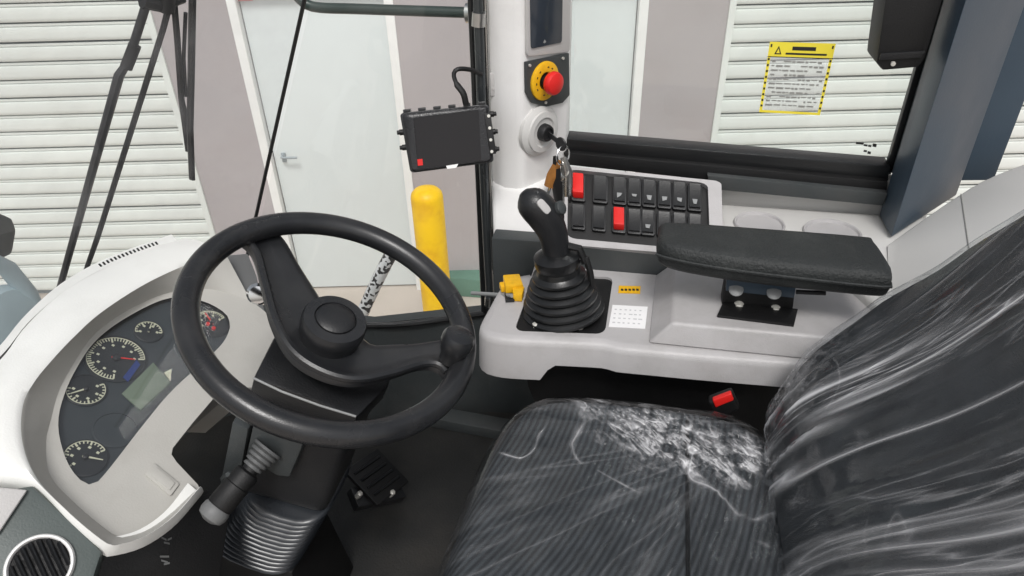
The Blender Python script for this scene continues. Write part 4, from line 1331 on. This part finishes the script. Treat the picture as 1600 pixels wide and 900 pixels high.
b = BM(); box(b, quad(hq, .985, .5) + MN * 0.002, (0.012, 0.012, 0.075), ((hq[1] - hq[0]).normalized(), MN, (hq[0] - hq[3]).normalized()), 0.002); yo = obj('side_yoke', b, M['deep'], t)
for k in range(4):
    b = BM(); lathe(b, [(0.003, 0), (0.003, 0.002), (0, 0.0022)], quad(hq, .985, .2 + .2 * k) + MN * 0.0082, MN, 8); obj('yoke_screw', b, M['bolt'], yo)
b = BM(); box(b, quad(hq, .8, .45) - MN * 0.045, (0.03, 0.05, 0.03), ((hq[1] - hq[0]).normalized(), MN, V((0, 0, 1))), 0.004); tube(b, [quad(hq, .8, .45) - MN * 0.06, aty(758, 210, 1.30)], 0.012, 10); obj('mount', b, M['deep'], t)
b = BM(); tube(b, cr([aty(752, 116, 1.29), aty(735, 109, 1.26), aty(716, 108, 1.24), aty(709, 116, 1.235), aty(714, 132, 1.23), aty(724, 146, 1.225), aty(728, 162, 1.225)], 26), [0.0042] * 18 + [0.0062] * 8, 8); obj('cable', b, M['deep'], t)

# grab bar along the pillar
GP = ((0, 1.30, 0), (0, 1, 0))
t = thing('grab_bar', 'dark glossy grab bar running up beside the grey pillar', 'grab bar', at(765, 500, *GP))
b = BM(); tube(b, on(GP, [(744, -60), (747, 0), (751, 120), (755, 250), (762, 400), (768, 500)]), 0.0095, 12); obj('bar', b, M['darksteel'], t)
for (x, y) in ((748, 30), (766, 470)):
    b = BM(); lathe(b, [(0.013, -0.012), (0.013, 0.012)], at(x, y, *GP), (0.1, 0, 1), 14); box(b, at(x, y, *GP) + V((0.006, 0.02, 0)), (0.012, 0.04, 0.02), bv=0.002); obj('bracket', b, M['steel'], t)

# ================================================================== side window
WY = 1.44
t = thing('side_window', 'sliding side window pane in a black rubber frame', 'window', (0.15, WY, 0.76))
SW0 = aty(886, 216, WY); SW1 = aty(1386, 259, WY)
b = BM(); box(b, ((SW0.x + SW1.x) / 2 + 0.0, WY, 1.18), (SW1.x - SW0.x + 0.05, 0.005, 0.86)); obj('pane', b, M['glass'], t)
b = BM(); prism(b, on(((0, WY - 0.030, 0), (0, 1, 0)), [(878, 216), (1392, 260), (1388, 284), (880, 238)]), (0, 0.05, 0), 0.004); obj('lower_frame', b, M['rubber'], t)
b = BM(); prism(b, on(((0, WY - 0.045, 0), (0, 1, 0)), [(880, 238), (1388, 284), (1384, 312), (886, 258)]), (0, 0.05, 0), 0.003); obj('slide_channel', b, M['deep'], t)
b = BM(); prism(b, on(((0, WY - 0.060, 0), (0, 1, 0)), [(1105, 274), (1388, 302), (1380, 322), (1112, 296)]), (0, 0.05, 0), 0.003); obj('sill_rail', b, M['charcoal'], t)
b = BM(); 
xw = aty(1412, 180, WY).x
box(b, (xw, WY - 0.002, 1.18), (0.012, 0.016, 0.88), bv=0.002); obj('edge_seal', b, M['rubber'], t)
b = BM(); box(b, (xw + 0.034, WY + 0.004, 1.16), (0.052, 0.012, 0.84), bv=0.002); obj('edge_strip', b, M['striptrim'], t)
b = BM(); xg = SW0.x - 0.012; box(b, (xg, WY - 0.004, 1.18), (0.014, 0.02, 0.88), bv=0.002); obj('edge_seal', b, M['rubber'], t)
# maker's mark etched on the pane
GM = ((0, WY - 0.0032, 0), (0, 1, 0))
b = BM()
for (x0, y0, w_, h_) in ((1338, 222, 12, 4), (1350, 225, 6, 4), (1357, 226, 5, 4), (1364, 224, 6, 6), (1350, 234, 5, 4), (1356, 236, 5, 5)):
    prism(b, on(GM, [(x0, y0), (x0 + w_, y0 + 1), (x0 + w_ - 1, y0 + h_), (x0 - 1, y0 + h_ - 1)]), (0, -0.0003, 0))
obj('glass_mark', b, M['ink'], t)
# caution sticker
SQ = on(GM, [(1203, 65), (1306, 68), (1281, 180), (1186, 175)])
t = thing('warning_sticker', 'clear sticker with yellow border, header triangle and small print on window', 'sticker', quad(SQ, .5, 1))
NYv = V((0, -1, 0))
def patch(bm, u0, u1, v0, v1, lift, th=0.0003):
    prism(bm, [quad(SQ, u0, v0) + NYv * lift, quad(SQ, u1, v0) + NYv * lift, quad(SQ, u1, v1) + NYv * lift, quad(SQ, u0, v1) + NYv * lift], NYv * th)
b = BM(); patch(b, 0, 1, 0, 1, 0.0); obj('backing', b, glass('sticker_film', (0.97, 0.97, 0.97), 1.3, 0.3, 0.14), t)
b = BM(); patch(b, 0, 1, 0, .2, .0005); patch(b, 0, .045, .2, .965, .0005); patch(b, .955, 1, .2, .965, .0005); patch(b, 0, 1, .965, 1, .0005); obj('yellow_border', b, M['yprint'], t)
b = BM()
for k in range(9):
    v_ = .22 + .083 * k
    patch(b, .008, .038, v_, v_ + .03, .0009); patch(b, .962, .992, v_, v_ + .03, .0009)
patch(b, .02, .045, .03, .07, .0009); patch(b, .955, .98, .03, .07, .0009); patch(b, 0.0, 1.0, .196, .206, .0009)
obj('border_marks', b, M['ink'], t)
b = BM(); prism(b, [quad(SQ, .15, .05) + NYv * .0009, quad(SQ, .205, .165) + NYv * .0009, quad(SQ, .095, .165) + NYv * .0009], NYv * .0003); patch(b, .36, .72, .055, .105, .0009); patch(b, .27, .9, .14, .165, .0009); obj('header_print', b, M['ink'], t)
b = BM(); prism(b, [quad(SQ, .15, .085) + NYv * .0013, quad(SQ, .178, .15) + NYv * .0013, quad(SQ, .122, .15) + NYv * .0013], NYv * .0003); obj('triangle_field', b, M['yprint'], t)
b = BM()
for r_ in range(11):
    u_ = .08
    while u_ < .88:
        w_ = random.uniform(.03, .12)
        if random.random() < .86: patch(b, u_, min(u_ + w_, .92), .25 + .062 * r_, .25 + .062 * r_ + random.uniform(.016, .03), .0009)
        u_ += w_ + random.uniform(.012, .03)
obj('small_print', b, M['greyink'], t)

# ================================================================== rear pillars and visor
def vprism(bm, pts, z0, z1, bv=0.004):
    prism(bm, [V((p.x, p.y, z0)) for p in pts], (0, 0, z1 - z0), bv, 2)
zb = 0.665
B0 = atz(1392, 372, zb); A_ = atz(1374, 338, zb); Cc = atz(1494, 306, zb)
t = thing('rear_pillar', 'wide blue-grey painted cab pillar behind the side window', 'pillar', V((B0.x, B0.y, zb)))
b = BM(); vprism(b, [A_, B0, Cc, Cc + V((0.01, 0.10, 0)), A_ + V((0.03, 0.09, 0))], zb, 1.62, 0.005); obj('post', b, M['bluepillar'], t)
D0 = atz(1504, 276, zb + 0.02); D1 = atz(1558, 270, zb + 0.02)
t = thing('door_post', 'narrower blue-grey post standing behind the wide cab pillar', 'pillar', V((D0.x, D0.y, zb)))
b = BM(); vprism(b, [D0 + V((-0.02, 0.015, 0)), D1, D1 + V((0.0, 0.08, 0)), D0 + V((-0.02, 0.09, 0))], zb + 0.001, 1.62, 0.005); obj('post', b, M['bluepillar'], t)
VZ = ((0, 1.34, 0), (0, 1, 0))
t = thing('speaker_box', 'black plastic box mounted high on the wide blue-grey pillar', 'box', at(1400, 110, *VZ))
b = BM(); prism(b, on(VZ, [(1394, -80), (1500, -80), (1474, 0), (1447, 90), (1436, 106), (1380, 111), (1369, 98)]), (0, 0.08, 0), 0.006); obj('case', b, M['deep'], t)
b = BM(); prism(b, on(((0, 1.335, 0), (0, 1, 0)), [(1376, 84), (1446, 80), (1440, 90), (1374, 94)]), (0, 0.006, 0), 0.001); obj('case_rib', b, M['black'], t)
b = BM(); lathe(b, [(0.004, 0), (0.004, 0.004), (0, 0.0045)], at(1395, 99, *((0, 1.338, 0), (0, 1, 0))), (0, -1, 0), 10); obj('screw', b, M['bolt'], t)

# ================================================================== seat
SX, SY = 0.024, 0.59
HX, HY = 0.246, 0.325
def superpt(a, n=4.6):
    c, s = math.cos(a), math.sin(a)
    return (math.copysign(abs(c) ** (2 / n), c), math.copysign(abs(s) ** (2 / n), s))
def cushz(u, v):
    """height of the cushion top, u along X and v along Y in -1..1"""
    rr = (abs(u) ** 4.6 + abs(v) ** 4.6) ** (1 / 4.6)
    z = 0.558 - 0.012 * u * u * (1 if u < 0 else 0.4) - 0.015 * (1 - v * v) * (1 - u * u)
    if rr > 0.80: z -= 0.085 * ((rr - 0.80) / 0.20) ** 2.3
    z -= 0.006 * math.exp(-((u - 0.30) / 0.03) ** 2) * max(0, 1 - abs(v) * .9)
    return z
seat = thing('operator_seat', 'charcoal ribbed operator seat wrapped in clear plastic film', 'seat', (0.1, 0.58, 0))
def cushion(off, nr, na, wr=None):
    bb = BM()
    rows = []
    cl = bb.verts.layers.float.new('zone') if wr else None
    fl_ = bb.verts.layers.float_vector.new('fold') if wr else None
    def nv(X, Y, z0, k=1.0):
        if not wr: return bb.verts.new((X, Y, z0))
        w_, c_, f_ = wr(X, Y)
        v_ = bb.verts.new((X, Y, z0 + w_ * k))
        v_[cl] = c_; v_[fl_] = f_
        return v_
    ctr = nv(SX, SY, cushz(0, 0) + off)
    for i in range(1, nr + 1):
        k = (i / nr)
        row = []
        for j in range(na):
            x, y = superpt(2 * math.pi * j / na)
            u, v = x * k, y * k
            X, Y = SX + u * (HX + off), SY + v * (HY + off)
            if u < 0: X += u * 0.05 * (0.8 - Y)
            row.append(nv(X, Y, cushz(u, v) + off))
        rows.append(row)
    for z_, g in ((0.43, 0.004), (0.40, -0.004), (0.375, -0.02)):
        row = []
        for j in range(na):
            x, y = superpt(2 * math.pi * j / na)
            X, Y = SX + x * (HX + off + g), SY + y * (HY + off + g)
            if x < 0: X += x * 0.05 * (0.8 - Y)
            row.append(nv(X, Y, z_, .6))
        rows.append(row)
    for j in range(na):
        bb.faces.new((ctr, rows[0][j], rows[0][(j + 1) % na]))
    for a, c_ in zip(rows, rows[1:]):
        for j in range(na):
            bb.faces.new((a[j], c_[j], c_[(j + 1) % na], a[(j + 1) % na]))
    return bb
cu = obj('cushion', cushion(0, 30, 96), M['fabric'], seat, ang=70)
def ridge(x, y, z=0.0):
    return (1 - abs(noise.noise(V((x, y, z))) * 2)) 
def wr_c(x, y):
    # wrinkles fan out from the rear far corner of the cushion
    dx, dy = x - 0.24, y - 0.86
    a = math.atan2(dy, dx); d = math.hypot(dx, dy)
    zone = math.exp(-(((x - 0.085) / 0.15) ** 2 + ((y - 0.80 + (x - .085) * .25) / 0.06) ** 2))  # patch where the window's reflection is painted white into the film
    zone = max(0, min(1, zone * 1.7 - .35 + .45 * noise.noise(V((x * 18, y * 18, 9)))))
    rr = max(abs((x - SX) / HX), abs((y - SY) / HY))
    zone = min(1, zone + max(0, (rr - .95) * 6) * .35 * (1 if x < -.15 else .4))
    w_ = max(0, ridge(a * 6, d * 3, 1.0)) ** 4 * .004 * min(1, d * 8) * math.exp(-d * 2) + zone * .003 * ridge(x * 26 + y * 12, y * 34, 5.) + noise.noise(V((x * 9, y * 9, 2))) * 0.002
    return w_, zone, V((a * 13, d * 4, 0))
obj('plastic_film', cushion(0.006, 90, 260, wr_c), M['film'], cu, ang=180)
b = BM(); tube(b, [V((SX + 0.30 * HX, SY + v * HY, cushz(0.30, v) + 0.002)) for v in [-.8 + 1.6 * k / 24 for k in range(25)]], 0.003, 6); obj('seam', b, M['deep'], cu)
# pan and pedestal
b = BM(); box(b, (SX + 0.02, SY, 0.355), (0.40, 0.54, 0.05), bv=0.015); obj('seat_pan', b, M['deep'], seat)
b = BM(); box(b, (SX + 0.05, SY, 0.165), (0.30, 0.40, 0.33), bv=0.02); obj('pedestal', b, M['deep'], seat)
# backrest
BA = rad(25)
bu = V((math.sin(BA), 0, math.cos(BA)))
bf = V((-math.cos(BA), 0, math.sin(BA)))
BO = V((0.272, 0.635, 0.49))
def bw(s):
    pts = [(0, .25), (.06, .285), (.14, .300), (.28, .283), (.40, .240), (.55, .185), (.72, .155), (.86, .14)]
    for (a, va), (c_, vc_) in zip(pts, pts[1:]):
        if s <= c_:
            t_ = (s - a) / (c_ - a); t_ = t_ * t_ * (3 - 2 * t_) * .5 + t_ * .5
            return va + (vc_ - va) * t_
    return pts[-1][1]
def bt(s): return 0.075 + 0.028 * math.exp(-((s - 0.16) / 0.12) ** 2) - 0.02 * s
def backrest(off, ns, na, wr=None, half=False):
    bb = BM()
    rows = []
    cl = bb.verts.layers.float.new('zone') if wr else None
    fl_ = bb.verts.layers.float_vector.new('fold') if wr else None
    SM = 0.88
    for i in range(ns + 1):
        s = SM * i / ns
        endk = 1.0
        if s < 0.05: endk = math.sqrt(max(0.02, 1 - ((0.05 - s) / 0.05) ** 2)) 
        if s > SM - 0.07: endk = math.sqrt(max(0.02, 1 - ((s - SM + 0.07) / 0.07) ** 2))
        row = []
        for j in range(na):
            a = 2 * math.pi * j / na
            x, y = superpt(a, 2.9)
            hw = (bw(s) + off) * (0.75 + .25 * endk)
            th = (bt(s) + off) * endk
            side_b = 0.018 * (abs(y) ** 3) if x > 0 else 0
            p = BO + bu * s + V((0, 1, 0)) * (y * hw) + bf * (x * th + side_b * endk)
            if wr:
                w_, cz_, cf_ = wr(y * hw, s, x)
                p += (bf * x * th + V((0, 1, 0)) * y * hw).normalized() * w_
            row.append(bb.verts.new(p))
            if wr: row[-1][cl] = cz_; row[-1][fl_] = cf_
        rows.append(row)
    for a, c_ in zip(rows, rows[1:]):
        for j in range(na):
            bb.faces.new((a[j], a[(j + 1) % na], c_[(j + 1) % na], c_[j]))
    bb.faces.new(rows[0][::-1]); bb.faces.new(rows[-1])
    return bb
bk = obj('backrest', backrest(0, 40, 80), M['fabricb'], seat, ang=70)
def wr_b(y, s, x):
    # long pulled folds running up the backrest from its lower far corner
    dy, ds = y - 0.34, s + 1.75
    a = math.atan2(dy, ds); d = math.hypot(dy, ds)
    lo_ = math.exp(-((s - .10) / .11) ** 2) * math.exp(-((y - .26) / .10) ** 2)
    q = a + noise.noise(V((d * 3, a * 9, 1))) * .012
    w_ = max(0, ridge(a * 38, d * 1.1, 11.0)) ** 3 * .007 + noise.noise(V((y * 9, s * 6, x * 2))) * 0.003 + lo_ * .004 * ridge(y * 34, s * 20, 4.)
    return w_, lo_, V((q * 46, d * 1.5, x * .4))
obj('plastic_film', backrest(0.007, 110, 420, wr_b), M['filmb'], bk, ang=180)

# buckle
t = thing('seat_belt_buckle', 'red seat belt buckle between seat cushion and side console', 'buckle', atz(1130, 635, 0.5))
BKP = ((0, 0.90, 0), (0, 1, 0))
b = BM(); prism(b, on(BKP, [(1113, 626), (1142, 615), (1147, 626), (1118, 638)]), (0, 0.010, 0), 0.003, 3); obj('release_button', b, M['red'], t)
b = BM(); prism(b, on(((0, 0.903, 0), (0, 1, 0)), [(1106, 630), (1144, 616), (1156, 640), (1122, 662)]), (0, 0.020, 0), 0.005, 3); obj('housing', b, M['deep'], t)
b = BM(); tube(b, [aty(1134, 650, 0.915), aty(1150, 690, 0.915), V((0.20, 0.93, 0.36))], 0.012, 8, flat=.4); obj('stalk', b, M['deep'], t)
